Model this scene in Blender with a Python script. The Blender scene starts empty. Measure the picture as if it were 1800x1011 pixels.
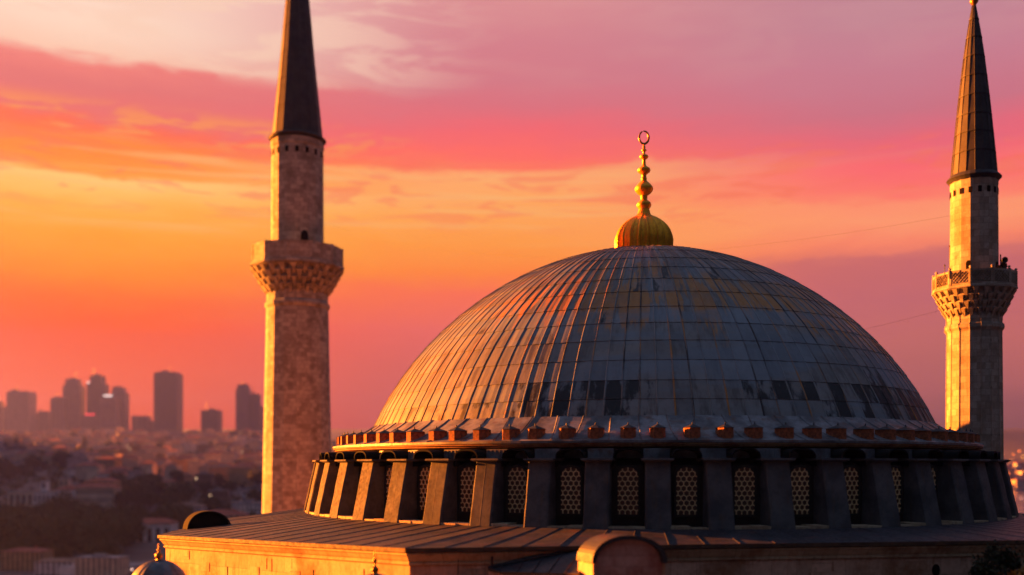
import bpy, math, random
from math import sin, cos, pi, radians, sqrt, atan2, degrees

# ------------------------------------------------------------------ scene, camera, light
S = bpy.context.scene
COL = S.collection
CZ = 50.0                      # camera height above the plain
F = 1710.0                     # focal length in photo pixels (1800 wide)
HY = 820.0                     # row of the horizon in the photo
EXPO = 3.5

cam_d = bpy.data.cameras.new('camera')
cam = bpy.data.objects.new('camera', cam_d)
COL.objects.link(cam)
cam.location = (0, 0, CZ)
cam.rotation_euler = (pi / 2, 0, 0)
cam_d.sensor_width = 36
cam_d.lens = 36 * F / 1800
cam_d.shift_y = (HY - 505.5) / 1800
cam_d.clip_start = 0.5
cam_d.clip_end = 20000
cam_d.dof.use_dof = True
cam_d.dof.focus_distance = 48
cam_d.dof.aperture_fstop = 0.0342 / 0.23
S.camera = cam
S.view_settings.view_transform = 'Standard'
S.view_settings.look = 'None'
S.view_settings.exposure = EXPO
S.view_settings.gamma = 1
try:
    S.cycles.use_denoising = True
    S.cycles.max_bounces = 6
    S.cycles.diffuse_bounces = 3
    S.cycles.volume_bounces = 0
    S.cycles.sample_clamp_indirect = 4
except Exception:
    pass

SUN_AZ = radians(-114.5)         # measured from the direction towards the camera, positive to the right
SUN_EL = radians(7.5)
sun_d = bpy.data.lights.new('sun', 'SUN')
sun_d.energy = 5
sun_d.angle = radians(0.6)
sun_d.color = (1, .235, .02)
sun = bpy.data.objects.new('sun', sun_d)
COL.objects.link(sun)
sv = (sin(SUN_AZ) * cos(SUN_EL), -cos(SUN_AZ) * cos(SUN_EL), sin(SUN_EL))   # towards the sun
import mathutils
sun.rotation_euler = mathutils.Vector(sv).to_track_quat('Z', 'Y').to_euler()


def lin(c):
    return tuple(((v / 255) / 12.92 if v / 255 <= .04045 else ((v / 255 + .055) / 1.055) ** 2.4) for v in c)


class NT:
    """tiny node helper"""
    def __init__(s, nt):
        s.nt = nt
        s.n = nt.nodes
        s.l = nt.links

    def node(s, t, **kw):
        nd = s.n.new(t)
        for k, v in kw.items():
            setattr(nd, k, v)
        return nd

    def set(s, sock, v):
        if hasattr(v, 'is_output') or hasattr(v, 'links'):
            s.l.new(v, sock)
        elif isinstance(v, (tuple, list)) and len(v) == 3 and sock.type == 'RGBA':
            sock.default_value = (*v, 1)
        else:
            sock.default_value = v

    def math(s, op, a, b=None, c=None, clamp=False):
        nd = s.node('ShaderNodeMath', operation=op, use_clamp=clamp)
        s.set(nd.inputs[0], a)
        if b is not None: s.set(nd.inputs[1], b)
        if c is not None: s.set(nd.inputs[2], c)
        return nd.outputs[0]

    def mix(s, f, a, b, mode='MIX'):
        nd = s.node('ShaderNodeMix', data_type='RGBA', blend_type=mode)
        s.set(nd.inputs[0], f); s.set(nd.inputs[6], a); s.set(nd.inputs[7], b)
        return nd.outputs[2]

    def maprange(s, v, a, b, c=0.0, d=1.0, smooth=True):
        nd = s.node('ShaderNodeMapRange', interpolation_type='SMOOTHSTEP' if smooth else 'LINEAR')
        for i, x in enumerate((v, a, b, c, d)): s.set(nd.inputs[i], x)
        return nd.outputs[0]

    def noise(s, vec, scale, detail=4, rough=.55, dist=0.0):
        nd = s.node('ShaderNodeTexNoise')
        if vec is not None: s.l.new(vec, nd.inputs['Vector'])
        nd.inputs['Scale'].default_value = scale
        nd.inputs['Detail'].default_value = detail
        nd.inputs['Roughness'].default_value = rough
        nd.inputs['Distortion'].default_value = dist
        return nd.outputs[0]

    def scale(s, vec, sc, loc=(0, 0, 0)):
        nd = s.node('ShaderNodeMapping')
        s.l.new(vec, nd.inputs[0])
        nd.inputs['Scale'].default_value = sc
        nd.inputs['Location'].default_value = loc
        return nd.outputs[0]

    def ramp(s, f, stops, interp='LINEAR'):
        nd = s.node('ShaderNodeValToRGB')
        cr = nd.color_ramp
        cr.interpolation = interp
        while len(cr.elements) < len(stops): cr.elements.new(0.5)
        for e, (p, c) in zip(cr.elements, stops):
            e.position = p
            e.color = (*c, 1) if len(c) == 3 else c
        s.l.new(f, nd.inputs[0])
        return nd.outputs[0]


# ------------------------------------------------------------------ world: dusk sky
world = bpy.data.worlds.new('World')
S.world = world
world.use_nodes = True
W = NT(world.node_tree)
W.n.clear()
out = W.node('ShaderNodeOutputWorld')
bg = W.node('ShaderNodeBackground')
W.l.new(bg.outputs[0], out.inputs[0])
tc = W.node('ShaderNodeTexCoord')
D = tc.outputs['Generated']
sep = W.node('ShaderNodeSeparateXYZ')
W.l.new(D, sep.inputs[0])
az = W.math('MULTIPLY', W.math('ARCTAN2', sep.outputs[0], sep.outputs[1]), 180 / pi)     # degrees, 0 = +Y
el = W.math('MULTIPLY', W.math('ARCSINE', sep.outputs[2]), 180 / pi)
cmb = W.node('ShaderNodeCombineXYZ')
W.l.new(az, cmb.inputs[0]); W.l.new(el, cmb.inputs[1])
ae = cmb.outputs[0]
# long flat cloud waves displace the colour bands up and down
n1 = W.noise(W.scale(ae, (.05, .22, 1)), 1, 3, .5)
n2 = W.noise(W.scale(ae, (.20, .8, 1), (7, 3, 0)), 1, 8, .66, .5)
el_w = W.math('ADD', el, W.math('ADD', W.math('MULTIPLY', W.math('SUBTRACT', n1, .5), 2.0),
                                W.math('MULTIPLY', W.math('SUBTRACT', n2, .5), 1.5)))
t = W.math('DIVIDE', el_w, 30, clamp=True)
SKY_L = [(0.5, (212, 98, 82)), (1.7, (220, 102, 84)), (3, (230, 106, 84)), (5.1, (238, 108, 84)), (6.9, (246, 104, 76)), (7.6, (253, 104, 66)), (9, (253, 115, 56)),
         (10.5, (255, 140, 46)), (12.5, (255, 162, 62)), (14.0, (255, 178, 82)), (14.6, (255, 190, 100)), (15.3, (255, 200, 120)), (15.6, (255, 158, 72)), (16.2, (255, 146, 66)),
         (17.2, (255, 136, 66)), (17.9, (253, 116, 84)), (18.3, (236, 118, 112)), (19.6, (228, 122, 118)), (20.6, (240, 132, 122)), (21.1, (250, 200, 174)),
         (23, (254, 218, 194)), (26, (250, 208, 194))]
SKY_C = [(0.5, (196, 100, 98)), (3.3, (204, 104, 101)), (5.7, (214, 106, 102)), (8, (232, 110, 104)), (9.9, (250, 116, 88)), (11.2, (255, 135, 70)),
         (12.8, (255, 154, 74)), (14.4, (255, 164, 90)), (16.3, (255, 170, 106)), (16.9, (255, 164, 108)), (17.2, (255, 122, 96)), (17.9, (255, 112, 104)), (18.9, (244, 108, 114)),
         (20.2, (222, 116, 126)), (21.8, (214, 124, 134)), (23.4, (214, 130, 139)), (26, (222, 148, 148))]
SKY_R = [(0.5, (150, 88, 96)), (2.5, (166, 94, 100)), (4.3, (186, 102, 106)), (6.8, (200, 108, 108)), (9.2, (206, 110, 112)), (11, (218, 114, 108)),
         (12.1, (250, 134, 106)), (13.2, (255, 152, 112)), (14.2, (255, 146, 112)), (14.7, (255, 122, 108)), (16, (252, 108, 114)), (17.3, (232, 106, 122)),
         (18.8, (206, 116, 132)), (21.3, (202, 128, 144)), (23.4, (198, 134, 147)), (26, (196, 136, 148))]
SK = 1 / 2 ** EXPO
SKY_ADJ = [(1.0, 1.0, 1.0)]


HZ = 1.0e-4
HS = (.50, .24, .22)                          # what the haze itself adds, per unit of haze (measured)


def rstops(lst, HS=HS):
    """ramp stops in world radiance, allowing for the haze that lies in front"""
    o = []
    for e, c in lst:
        pth = min(370 / max(.01, sin(radians(e))), 5250)
        T = math.exp(-HZ * pth)
        o.append((min(e / 30, 1), tuple(max(0, (v - h * (1 - T)) / T) * SK for v, h in zip(lin(c), HS))))
    return o


cl = W.ramp(t, rstops(SKY_L)); cc = W.ramp(t, rstops(SKY_C, (.44, .16, .18))); cr_ = W.ramp(t, rstops(SKY_R, (.36, .10, .17)))
mL = W.maprange(az, -24, -1, 0, 1)
mR = W.maprange(az, 0, 22, 0, 1)
sky = W.mix(mR, W.mix(mL, cl, cc), cr_)
# mauve cloud bank low on the right, small wisps higher up
nb = W.noise(W.scale(ae, (.35, 1.4, 1), (3, 9, 0)), 1, 8, .68, .5)
bank = W.math('MULTIPLY', W.maprange(W.math('ADD', el, W.math('MULTIPLY', W.math('SUBTRACT', nb, .5), 5)), 6.5, 10.6, 0, 1),
              W.maprange(W.math('ADD', el, W.math('MULTIPLY', W.math('SUBTRACT', nb, .5), 2.4)), 11.4, 11.8, 1, 0))
bank = W.math('MULTIPLY', bank, W.maprange(az, 7, 20, 0, .4))
sky = W.mix(bank, sky, tuple(v * SK for v in lin((186, 100, 112))))
nw = W.noise(W.scale(ae, (.22, 1.4, 1), (1, 5, 0)), 1, 6, .62, .8)
wis = W.math('MULTIPLY', W.maprange(nw, .52, .60, 0, 1), W.maprange(el, 13, 15, 0, 1))
wis = W.math('MULTIPLY', wis, W.maprange(el, 16.5, 19, 1, 0))
sky = W.mix(W.math('MULTIPLY', wis, .5), sky, tuple(v * SK for v in lin((255, 120, 88))))
nw2 = W.noise(W.scale(ae, (.15, .8, 1), (11, 2, 0)), 1, 6, .6, .8)
wis2 = W.math('MULTIPLY', W.maprange(nw2, .46, .60, 0, 1), W.maprange(el, 20.4, 22, 0, 1))
wis2 = W.math('MULTIPLY', wis2, W.maprange(az, -14, 0, 1, .06))
sky = W.mix(W.math('MULTIPLY', wis2, .7), sky, tuple(v * SK for v in lin((254, 212, 186))))
nw3 = W.noise(W.scale(ae, (.3, 1.5, 1), (21, 12, 0)), 1, 7, .65, 1.0)
wis3 = W.math('MULTIPLY', W.maprange(nw3, .48, .56, 0, 1), W.math('MULTIPLY', W.maprange(el, 17.0, 17.8, 0, 1), W.maprange(el, 18.4, 19.4, 1, 0)))
wis3 = W.math('MULTIPLY', wis3, W.maprange(az, -12, -4, 1, 0))
sky = W.mix(W.math('MULTIPLY', wis3, .9), sky, tuple(v * SK for v in lin((255, 150, 84))))
nw4 = W.noise(W.scale(ae, (.05, 1.6, 1), (31, 7, 0)), 1, 6, .6, .5)
st4 = W.math('MULTIPLY', W.maprange(nw4, .50, .62, 0, 1), W.math('MULTIPLY', W.maprange(el, 12.5, 13.5, 0, 1), W.maprange(el, 16.8, 17.6, 1, 0)))
st4 = W.math('MULTIPLY', st4, W.maprange(az, 2, 12, 1, .12))
sky = W.mix(W.math('MULTIPLY', st4, .45), sky, tuple(v * SK for v in lin((255, 196, 124))))
# the rest of the dome of the sky: dim blue dusk overhead and in the east
nsk = W.node('ShaderNodeTexSky', sky_type='NISHITA')
nsk.sun_disc = False
nsk.sun_elevation = SUN_EL
nsk.sun_rotation = atan2(sv[0], sv[1])
dusk = W.mix(1.0, nsk.outputs[0], (.0012, .0012, .0012), 'MULTIPLY')
up = W.ramp(W.math('DIVIDE', el, 90, clamp=True), [(p, tuple(v * SK for v in c)) for p, c in
            [(0, (.005, .007, .011)), (.2, (.020, .024, .036)), (.45, (.12, .155, .24)), (1, (.36, .46, .70))]])
dusk = W.mix(.85, dusk, up)
front = W.maprange(W.math('ABSOLUTE', W.math('ADD', az, 14)), 42, 80, 1, 0)
low = W.maprange(el, 26, 44, 1, 0)
below = W.maprange(el, -3, 0, .25, 1)
sky = W.mix(W.math('MULTIPLY', front, low), dusk, sky)
sky = W.mix(below, (.006, .006, .008), sky)
W.l.new(sky, bg.inputs[0])
bg.inputs[1].default_value = 1.0


# ------------------------------------------------------------------ helpers
class MB:
    """collects faces, links them as ONE mesh object"""
    def __init__(s):
        s.v = []; s.f = []; s.uv = []; s.mi = []; s.sm = []; s.col = []

    def face(s, pts, uv=None, mi=0, smooth=False, col=None):
        i = len(s.v)
        s.v += [tuple(p) for p in pts]
        s.f.append(tuple(range(i, i + len(pts))))
        s.uv.append(uv if uv else [(p[0], p[2]) for p in pts])
        s.mi.append(mi); s.sm.append(smooth)
        s.col.append(col)

    def grid(s, rows, closed=False, uvs=None, mi=0, smooth=True, colf=None):
        """rows: list of equal lists of points, shared vertices"""
        b = len(s.v); n = len(rows[0])
        for r in rows: s.v += [tuple(p) for p in r]
        m = n if closed else n - 1
        for j in range(len(rows) - 1):
            for i in range(m):
                k = (i + 1) % n
                s.f.append((b + j * n + i, b + j * n + k, b + (j + 1) * n + k, b + (j + 1) * n + i))
                if uvs:
                    s.uv.append([uvs(i, j), uvs(i + 1, j), uvs(i + 1, j + 1), uvs(i, j + 1)])
                else:
                    s.uv.append([(i, j), (i + 1, j), (i + 1, j + 1), (i, j + 1)])
                s.mi.append(mi); s.sm.append(smooth)
                s.col.append(colf(i, j) if colf else None)

    def box(s, x0, x1, y0, y1, z0, z1, mi=0, M=None):
        P = [(x0, y0, z0), (x1, y0, z0), (x1, y1, z0), (x0, y1, z0), (x0, y0, z1), (x1, y0, z1), (x1, y1, z1), (x0, y1, z1)]
        s.hexa(P, mi, M)

    def hexa(s, P, mi=0, M=None):
        if M: P = [M(p) for p in P]
        for q in ((0, 3, 2, 1), (4, 5, 6, 7), (0, 1, 5, 4), (1, 2, 6, 5), (2, 3, 7, 6), (3, 0, 4, 7)):
            pts = [P[k] for k in q]
            a = sqrt(sum((pts[1][k] - pts[0][k]) ** 2 for k in range(3)))
            h = sqrt(sum((pts[2][k] - pts[1][k]) ** 2 for k in range(3)))
            u0 = pts[0][0] + pts[0][1]; v0 = pts[0][2]
            s.face(pts, [(u0, v0), (u0 + a, v0), (u0 + a, v0 + h), (u0, v0 + h)], mi)

    def lathe(s, prof, n, c=(0, 0, 0), mi=0, smooth=True, a0=0.0, a1=2 * pi, ph=0.0, rfun=None, caps=False):
        closed = abs(a1 - a0 - 2 * pi) < 1e-6
        m = n if closed else n + 1
        L = [0]
        for k in range(1, len(prof)):
            L.append(L[-1] + sqrt((prof[k][0] - prof[k - 1][0]) ** 2 + (prof[k][1] - prof[k - 1][1]) ** 2))
        rm = max(p[0] for p in prof)
        if smooth:
            rows = []
            for (r, z) in prof:
                rows.append([(c[0] + (r * (rfun(i / n) if rfun else 1)) * sin(a0 + ph + (a1 - a0) * i / n),
                              c[1] - (r * (rfun(i / n) if rfun else 1)) * cos(a0 + ph + (a1 - a0) * i / n), c[2] + z) for i in range(m)])
            s.grid(rows, closed, lambda i, j: (i * 2 * pi * rm / n, prof[j][1]), mi, True)
        else:
            for j in range(len(prof) - 1):
                for i in range(n):
                    pts = []
                    for (ii, jj) in ((i, j), (i + 1, j), (i + 1, j + 1), (i, j + 1)):
                        a = a0 + ph + (a1 - a0) * ii / n
                        r, z = prof[jj]
                        pts.append((c[0] + r * sin(a), c[1] - r * cos(a), c[2] + z))
                    w = 2 * pi * rm / n
                    s.face(pts, [(i * w, L[j]), (i * w + w, L[j]), (i * w + w, L[j + 1]), (i * w, L[j + 1])], mi)

    def tube(s, path, r, n=8, mi=0, closed=False):
        rows = []
        N = len(path)
        for k, p in enumerate(path):
            a = mathutils.Vector(path[(k - 1) % N] if (closed or k > 0) else p)
            b = mathutils.Vector(path[(k + 1) % N] if (closed or k < N - 1) else p)
            d = (b - a).normalized()
            u = d.cross(mathutils.Vector((.31, .17, .93))).normalized()
            w = d.cross(u)
            rr = r[k] if isinstance(r, (list, tuple)) else r
            rows.append([tuple(mathutils.Vector(p) + (u * cos(2 * pi * i / n) + w * sin(2 * pi * i / n)) * rr) for i in range(n)])
        if closed: rows.append(rows[0])
        s.grid(rows, True, None, mi, True)

    def build(s, name, mats, parent=None, flip=False):
        me = bpy.data.meshes.new(name)
        me.from_pydata(s.v, [], s.f)
        ms = mats if isinstance(mats, (list, tuple)) else [mats]
        for m in ms: me.materials.append(m)
        ul = me.uv_layers.new(name='UVMap')
        flat = []
        for q in s.uv:
            for (a, b) in q: flat += [a, b]
        ul.data.foreach_set('uv', flat)
        me.polygons.foreach_set('material_index', s.mi)
        me.polygons.foreach_set('use_smooth', s.sm)
        if any(c is not None for c in s.col):
            ca = me.color_attributes.new('tone', 'FLOAT_COLOR', 'CORNER')
            fl = []
            for q, c in zip(s.f, s.col):
                c = c or (0, 0, 0)
                if isinstance(c[0], (tuple, list)):
                    for cc_ in c: fl += [cc_[0], cc_[1], cc_[2], 1]
                else:
                    fl += [c[0], c[1], c[2], 1] * len(q)
            ca.data.foreach_set('color', fl)
        me.update()
        me.validate()
        o = bpy.data.objects.new(name, me)
        COL.objects.link(o)
        if parent: o.parent = parent
        return o


def tag(o, label=None, cat=None, group=None, kind=None):
    if label: o['label'] = label
    if cat: o['category'] = cat
    if group: o['group'] = group
    if kind: o['kind'] = kind
    return o


def thing(name, loc, label, cat, group=None, rz=0):
    o = bpy.data.objects.new(name, None)
    COL.objects.link(o)
    o.location = loc
    o.rotation_euler = (0, 0, rz)
    o.empty_display_size = .5
    return tag(o, label, cat, group)


def copy_part(o, rz, parent):
    c = o.copy()
    COL.objects.link(c)
    c.parent = parent
    c.rotation_euler = (0, 0, rz)
    for ch in o.children:
        d = ch.copy()
        COL.objects.link(d)
        d.parent = c
    return c


def copy_tree(o, parent=None):
    c = o.copy()
    COL.objects.link(c)
    c.parent = parent
    for ch in list(o.children): copy_tree(ch, c)
    return c


def at(px, py, Y):
    """photo pixel and distance -> world point"""
    return ((px - 900) / F * Y, Y, CZ + (HY - py) / F * Y)


def rot(p, a):
    return (p[0] * cos(a) - p[1] * sin(a), p[0] * sin(a) + p[1] * cos(a), p[2])


# ------------------------------------------------------------------ materials
def newmat(name):
    m = bpy.data.materials.new(name)
    m.use_nodes = True
    n = NT(m.node_tree)
    b = m.node_tree.nodes['Principled BSDF']
    return m, n, b


def bump(n, b, h, strength=.5, dist=.02):
    bp = n.node('ShaderNodeBump')
    bp.inputs['Strength'].default_value = strength
    bp.inputs['Distance'].default_value = dist
    n.l.new(h, bp.inputs['Height'])
    n.l.new(bp.outputs[0], b.inputs['Normal'])


def m_plain(name, c, rough=.7, metal=0.0, var=.25, sc=2.0, spec=.5, obj=True):
    m, n, b = newmat(name)
    tcn = n.node('ShaderNodeTexCoord')
    f = n.noise(tcn.outputs['Object'], sc, 5, .6)
    k = n.maprange(f, .3, .7, 1 - var, 1 + var)
    mul = n.node('ShaderNodeVectorMath', operation='SCALE')
    mul.inputs[0].default_value = c
    n.l.new(k, mul.inputs['Scale'])
    n.l.new(mul.outputs[0], b.inputs['Base Color'])
    b.inputs['Roughness'].default_value = rough
    b.inputs['Metallic'].default_value = metal
    b.inputs['Specular IOR Level'].default_value = spec
    return m


def m_emit(name, c, s):
    m, n, b = newmat(name)
    b.inputs['Base Color'].default_value = (*c, 1)
    b.inputs['Emission Color'].default_value = (*c, 1)
    b.inputs['Emission Strength'].default_value = s
    return m


def m_stone(name, c1, c2, stain, bw=.8, bh=.4, stain_amt=.5, mortar=.014, band=None, dark=(.03, .018, .012), bumpk=.6):
    m, n, b = newmat(name)
    uv = n.node('ShaderNodeUVMap').outputs[0]
    geo = n.node('ShaderNodeTexCoord').outputs['Object']
    wob = n.noise(uv, 1.3, 3)
    uvw = n.node('ShaderNodeVectorMath', operation='ADD')
    n.l.new(uv, uvw.inputs[0])
    sc_ = n.node('ShaderNodeVectorMath', operation='SCALE'); sc_.inputs['Scale'].default_value = .05
    cw = n.node('ShaderNodeCombineXYZ'); n.l.new(wob, cw.inputs[0]); n.l.new(wob, cw.inputs[1])
    n.l.new(cw.outputs[0], sc_.inputs[0]); n.l.new(sc_.outputs[0], uvw.inputs[1])
    br = n.node('ShaderNodeTexBrick')
    n.l.new(uvw.outputs[0], br.inputs['Vector'])
    br.inputs['Color1'].default_value = (*c1, 1)
    br.inputs['Color2'].default_value = (*c2, 1)
    br.inputs['Mortar'].default_value = (*[v * .45 for v in c1], 1)
    br.inputs['Scale'].default_value = 1
    br.inputs['Mortar Size'].default_value = mortar
    br.inputs['Mortar Smooth'].default_value = .4
    br.inputs['Bias'].default_value = -.1
    br.inputs['Brick Width'].default_value = bw
    br.inputs['Row Height'].default_value = bh
    f1 = n.noise(geo, .55, 6, .65)
    f2 = n.noise(n.scale(uv, (3.2, .55, 1)), 1, 6, .62)          # vertical streaks
    f3 = n.noise(geo, 5, 6, .7)
    c = n.mix(n.math('MULTIPLY', n.maprange(f1, .48, .68), stain_amt), br.outputs['Color'], stain)
    c = n.mix(n.math('MULTIPLY', n.maprange(f2, .52, .72), stain_amt * .9), c, stain)
    f4 = n.noise(n.scale(uv, (1.6, .9, 1), (5, 5, 0)), 1, 7, .7)
    c = n.mix(n.math('MULTIPLY', n.maprange(f4, .60, .74), stain_amt), c, dark)
    c = n.mix(n.maprange(f3, .3, .75, .0, .35), c, (1.0, .95, .9), 'MULTIPLY')
    c = n.mix(.35, c, n.mix(n.maprange(f3, .35, .65), (.55, .5, .45), (1.15, 1.15, 1.15)), 'MULTIPLY')
    n.l.new(c, b.inputs['Base Color'])
    b.inputs['Roughness'].default_value = .85
    b.inputs['Specular IOR Level'].default_value = .25
    h = n.math('ADD', n.math('MULTIPLY', br.outputs['Fac'], -1.0), n.math('MULTIPLY', f3, .8))
    bump(n, b, h, bumpk, .03)
    return m


def m_lead(name, c1, c2, rust=(.20, .075, .02), rust_amt=.3, rough=.5, streak=(6, .6), metal=.15, seam=None, spec=.3):
    m, n, b = newmat(name)
    uv = n.node('ShaderNodeUVMap').outputs[0]
    geo = n.node('ShaderNodeTexCoord').outputs['Object']
    oi = n.node('ShaderNodeObjectInfo').outputs['Random']
    off = n.node('ShaderNodeCombineXYZ')
    n.l.new(n.math('MULTIPLY', oi, 37.0), off.inputs[0]); n.l.new(n.math('MULTIPLY', oi, 91.0), off.inputs[1])
    ad = n.node('ShaderNodeVectorMath', operation='ADD'); n.l.new(geo, ad.inputs[0]); n.l.new(off.outputs[0], ad.inputs[1])
    g = ad.outputs[0]
    f1 = n.noise(g, .9, 6, .62)
    f2 = n.noise(n.scale(g, (streak[0], streak[0], streak[1])), 1, 5, .6)
    f3 = n.noise(g, 7, 5, .7)
    c = n.mix(n.maprange(f1, .35, .65), c1, c2)
    c = n.mix(n.math('MULTIPLY', n.maprange(f2, .5, .72), rust_amt), c, rust)
    c = n.mix(n.math('MULTIPLY', n.maprange(f3, .45, .7), .35), c, (c1[0] * .4, c1[1] * .4, c1[2] * .4))
    n.l.new(c, b.inputs['Base Color'])
    n.l.new(n.maprange(f3, .3, .7, rough - .1, rough + .15), b.inputs['Roughness'])
    b.inputs['Metallic'].default_value = metal
    b.inputs['Specular IOR Level'].default_value = spec
    bump(n, b, n.math('ADD', f1, n.math('MULTIPLY', f3, .3)), .35, .03)
    return m


STONE_WALL = m_stone('ashlar limestone', (.62, .41, .30), (.40, .26, .18), (.24, .105, .045), .95, .62, .85, .008)
STONE_MIN = m_stone('minaret limestone', (.42, .37, .32), (.25, .21, .17), (.20, .14, .09), .62, .42, .55, .012, bumpk=.5)
STONE_MIN2 = m_stone('weathered minaret limestone', (.50, .48, .44), (.25, .23, .205), (.17, .145, .115), .9, .55, .65, .02, bumpk=.7)
STONE_TRIM = m_stone('weathered moulding stone', (.50, .39, .26), (.42, .31, .20), (.22, .10, .05), 1.3, 2.0, .8, .01)
PLASTER = m_stone('red washed plaster', (.50, .30, .25), (.42, .23, .19), (.30, .09, .06), .5, .34, .8, .004)
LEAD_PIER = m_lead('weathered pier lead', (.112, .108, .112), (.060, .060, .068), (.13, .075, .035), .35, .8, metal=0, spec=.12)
LEAD_DARK = m_lead('dark old lead', (.035, .036, .042), (.022, .022, .026), (.05, .025, .012), .2, .6, metal=0)
LEAD_ROOF = m_lead('roof lead sheet', (.050, .048, .060), (.020, .022, .030), (.085, .036, .034), .85, .5, (1.5, 1.5))
LEAD_SKIRT = m_lead('pale lead sheet', (.22, .225, .25), (.075, .075, .088), (.14, .055, .025), .75, .5, (2, 2))
LEAD_SPIRE = m_lead('spire lead', (.055, .05, .052), (.032, .030, .034), (.07, .04, .025), .3, .5)
DRUM_DARK = m_lead('dark drum wall', (.035, .028, .024), (.02, .018, .018), (.05, .02, .01), .3, .8, metal=0)  # very dark colour for drum wall, ledge and window frames
SHADE_BLACK = m_plain('lead painted shade black', (.008, .009, .010), .9, 0, .3, 4, .1)  # near-black colour puts shade into the arch hoods and left gable
RUSTY = m_plain('rust red mortar', (.26, .08, .03), .85, 0, .5, 6)
CORNICE = m_stone('rust stained cornice', (.34, .19, .10), (.28, .13, .06), (.20, .06, .02), 1.1, 3, .9, .01)
GRILLE = m_plain('tan plaster grille', (.82, .56, .30), .85, 0, .25, 5)
PANE = m_plain('brown glass', (.10, .035, .012), .35, 0, .5, 9)
BLACKV = m_plain('dark opening', (.008, .006, .006), .9, 0, .2, 3, .1)
GOLD = m_lead('gilded copper', (1.0, .44, .025), (.85, .30, .015), (.30, .09, .01), .45, .42, metal=.6)
GOLD_OLD = m_lead('tarnished gilding', (.42, .22, .06), (.28, .13, .04), (.10, .04, .01), .4, .35, metal=.9)
IRON = m_plain('black iron', (.02, .018, .018), .6, 0, .3, 6)


def m_dome():
    m, n, b = newmat('dome lead panels')
    uv = n.node('ShaderNodeUVMap').outputs[0]
    at_ = n.node('ShaderNodeVertexColor', layer_name='tone')
    sp = n.node('ShaderNodeSeparateColor'); n.l.new(at_.outputs[0], sp.inputs[0])
    tone, dk, rs = sp.outputs[0], sp.outputs[1], sp.outputs[2]
    f_st = n.noise(n.scale(uv, (1.9, .42, 1)), 1, 6, .65)          # streaks down the slope
    f_st2 = n.noise(n.scale(uv, (2.3, .26, 1), (9, 4, 0)), 1, 7, .68)
    f_bl = n.noise(n.scale(uv, (.16, .45, 1)), 1, 5, .6)
    f_fi = n.noise(n.scale(uv, (5, 3, 1)), 1, 5, .7)
    base = n.mix(tone, (.125, .13, .14), (.20, .205, .215))
    base = n.mix(n.maprange(f_bl, .35, .65, 0, .5), base, (.23, .20, .175))
    base = n.mix(n.math('MULTIPLY', n.maprange(f_st, .47, .62), .75), base, (.075, .065, .062))
    base = n.mix(n.math('MULTIPLY', n.maprange(f_fi, .5, .75), .35), base, (.07, .06, .055))
    rmask = n.math('MULTIPLY', n.maprange(n.math('ADD', f_st2, n.math('MULTIPLY', n.math('SUBTRACT', rs, .5), .5)), .54, .61), .95)
    base = n.mix(n.math('MULTIPLY', rmask, n.maprange(rs, .02, .3)), base, (.40, .165, .03))
    f_dk = n.noise(n.scale(uv, (1.1, .38, 1), (3, 17, 0)), 1, 7, .66)
    dmask = n.maprange(n.math('ADD', n.math('MULTIPLY', dk, .62), n.math('ADD', n.math('MULTIPLY', n.math('SUBTRACT', f_dk, .5), 2.6), n.math('MULTIPLY', n.math('SUBTRACT', f_st, .5), 1.3))), .22, .50)
    f_hue = n.noise(n.scale(uv, (.07, .5, 1), (14, 3, 0)), 1, 5, .6)
    base = n.mix(n.maprange(f_hue, .46, .60, 0, .7), base, n.mix(tone, (.11, .15, .20), (.17, .215, .27)))
    f_big = n.noise(n.scale(uv, (.12, .22, 1), (4, 8, 0)), 1, 6, .65)
    base = n.mix(n.math('MULTIPLY', n.maprange(f_big, .50, .66), .55), base, (.085, .080, .085))
    f_tp = n.noise(n.scale(uv, (1.3, .16, 1), (2, 6, 0)), 1, 6, .7)
    sepv = n.node('ShaderNodeSeparateXYZ'); n.l.new(uv, sepv.inputs[0])
    tp = n.math('MULTIPLY', n.maprange(sepv.outputs[1], 5.5, 10.5), n.maprange(f_tp, .40, .58))
    base = n.mix(n.math('MULTIPLY', tp, .75), base, (.055, .045, .042))
    base = n.mix(n.math('MULTIPLY', dmask, n.maprange(dk, .05, .2)), base, (.012, .012, .016))
    n.l.new(base, b.inputs['Base Color'])
    b.inputs['Metallic'].default_value = .1
    b.inputs['Specular IOR Level'].default_value = .35
    n.l.new(n.maprange(f_fi, .3, .7, .42, .62), b.inputs['Roughness'])
    bump(n, b, n.math('ADD', f_bl, n.math('MULTIPLY', f_fi, .25)), .5, .05)
    return m


DOME = m_dome()

# ------------------------------------------------------------------ the great mosque
CX, CY = 7.73, 57.0
mosque = thing('mosque', (CX, CY, 0), 'great domed mosque with a ribbed lead dome, gilded finial and ring of sloping buttresses', 'mosque')
H = CZ                                       # local z of the camera level
R_S, Z_S = 16.85, -3.98                      # sphere of the dome
rnd = random.Random(5)

# --- dome shell: 128 ribs, 14 courses
NR = 128
course = [20.8, 24.2, 27.5, 31.3, 35.3, 39.3, 43.4, 47.8, 52.2, 57, 62, 68, 75, 83]
tone = [[rnd.random() for _ in range(NR)] for _ in range(len(course))]


def az_deg(i):
    a = (i / NR) * 360
    return a - 360 if a > 180 else a


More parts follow.
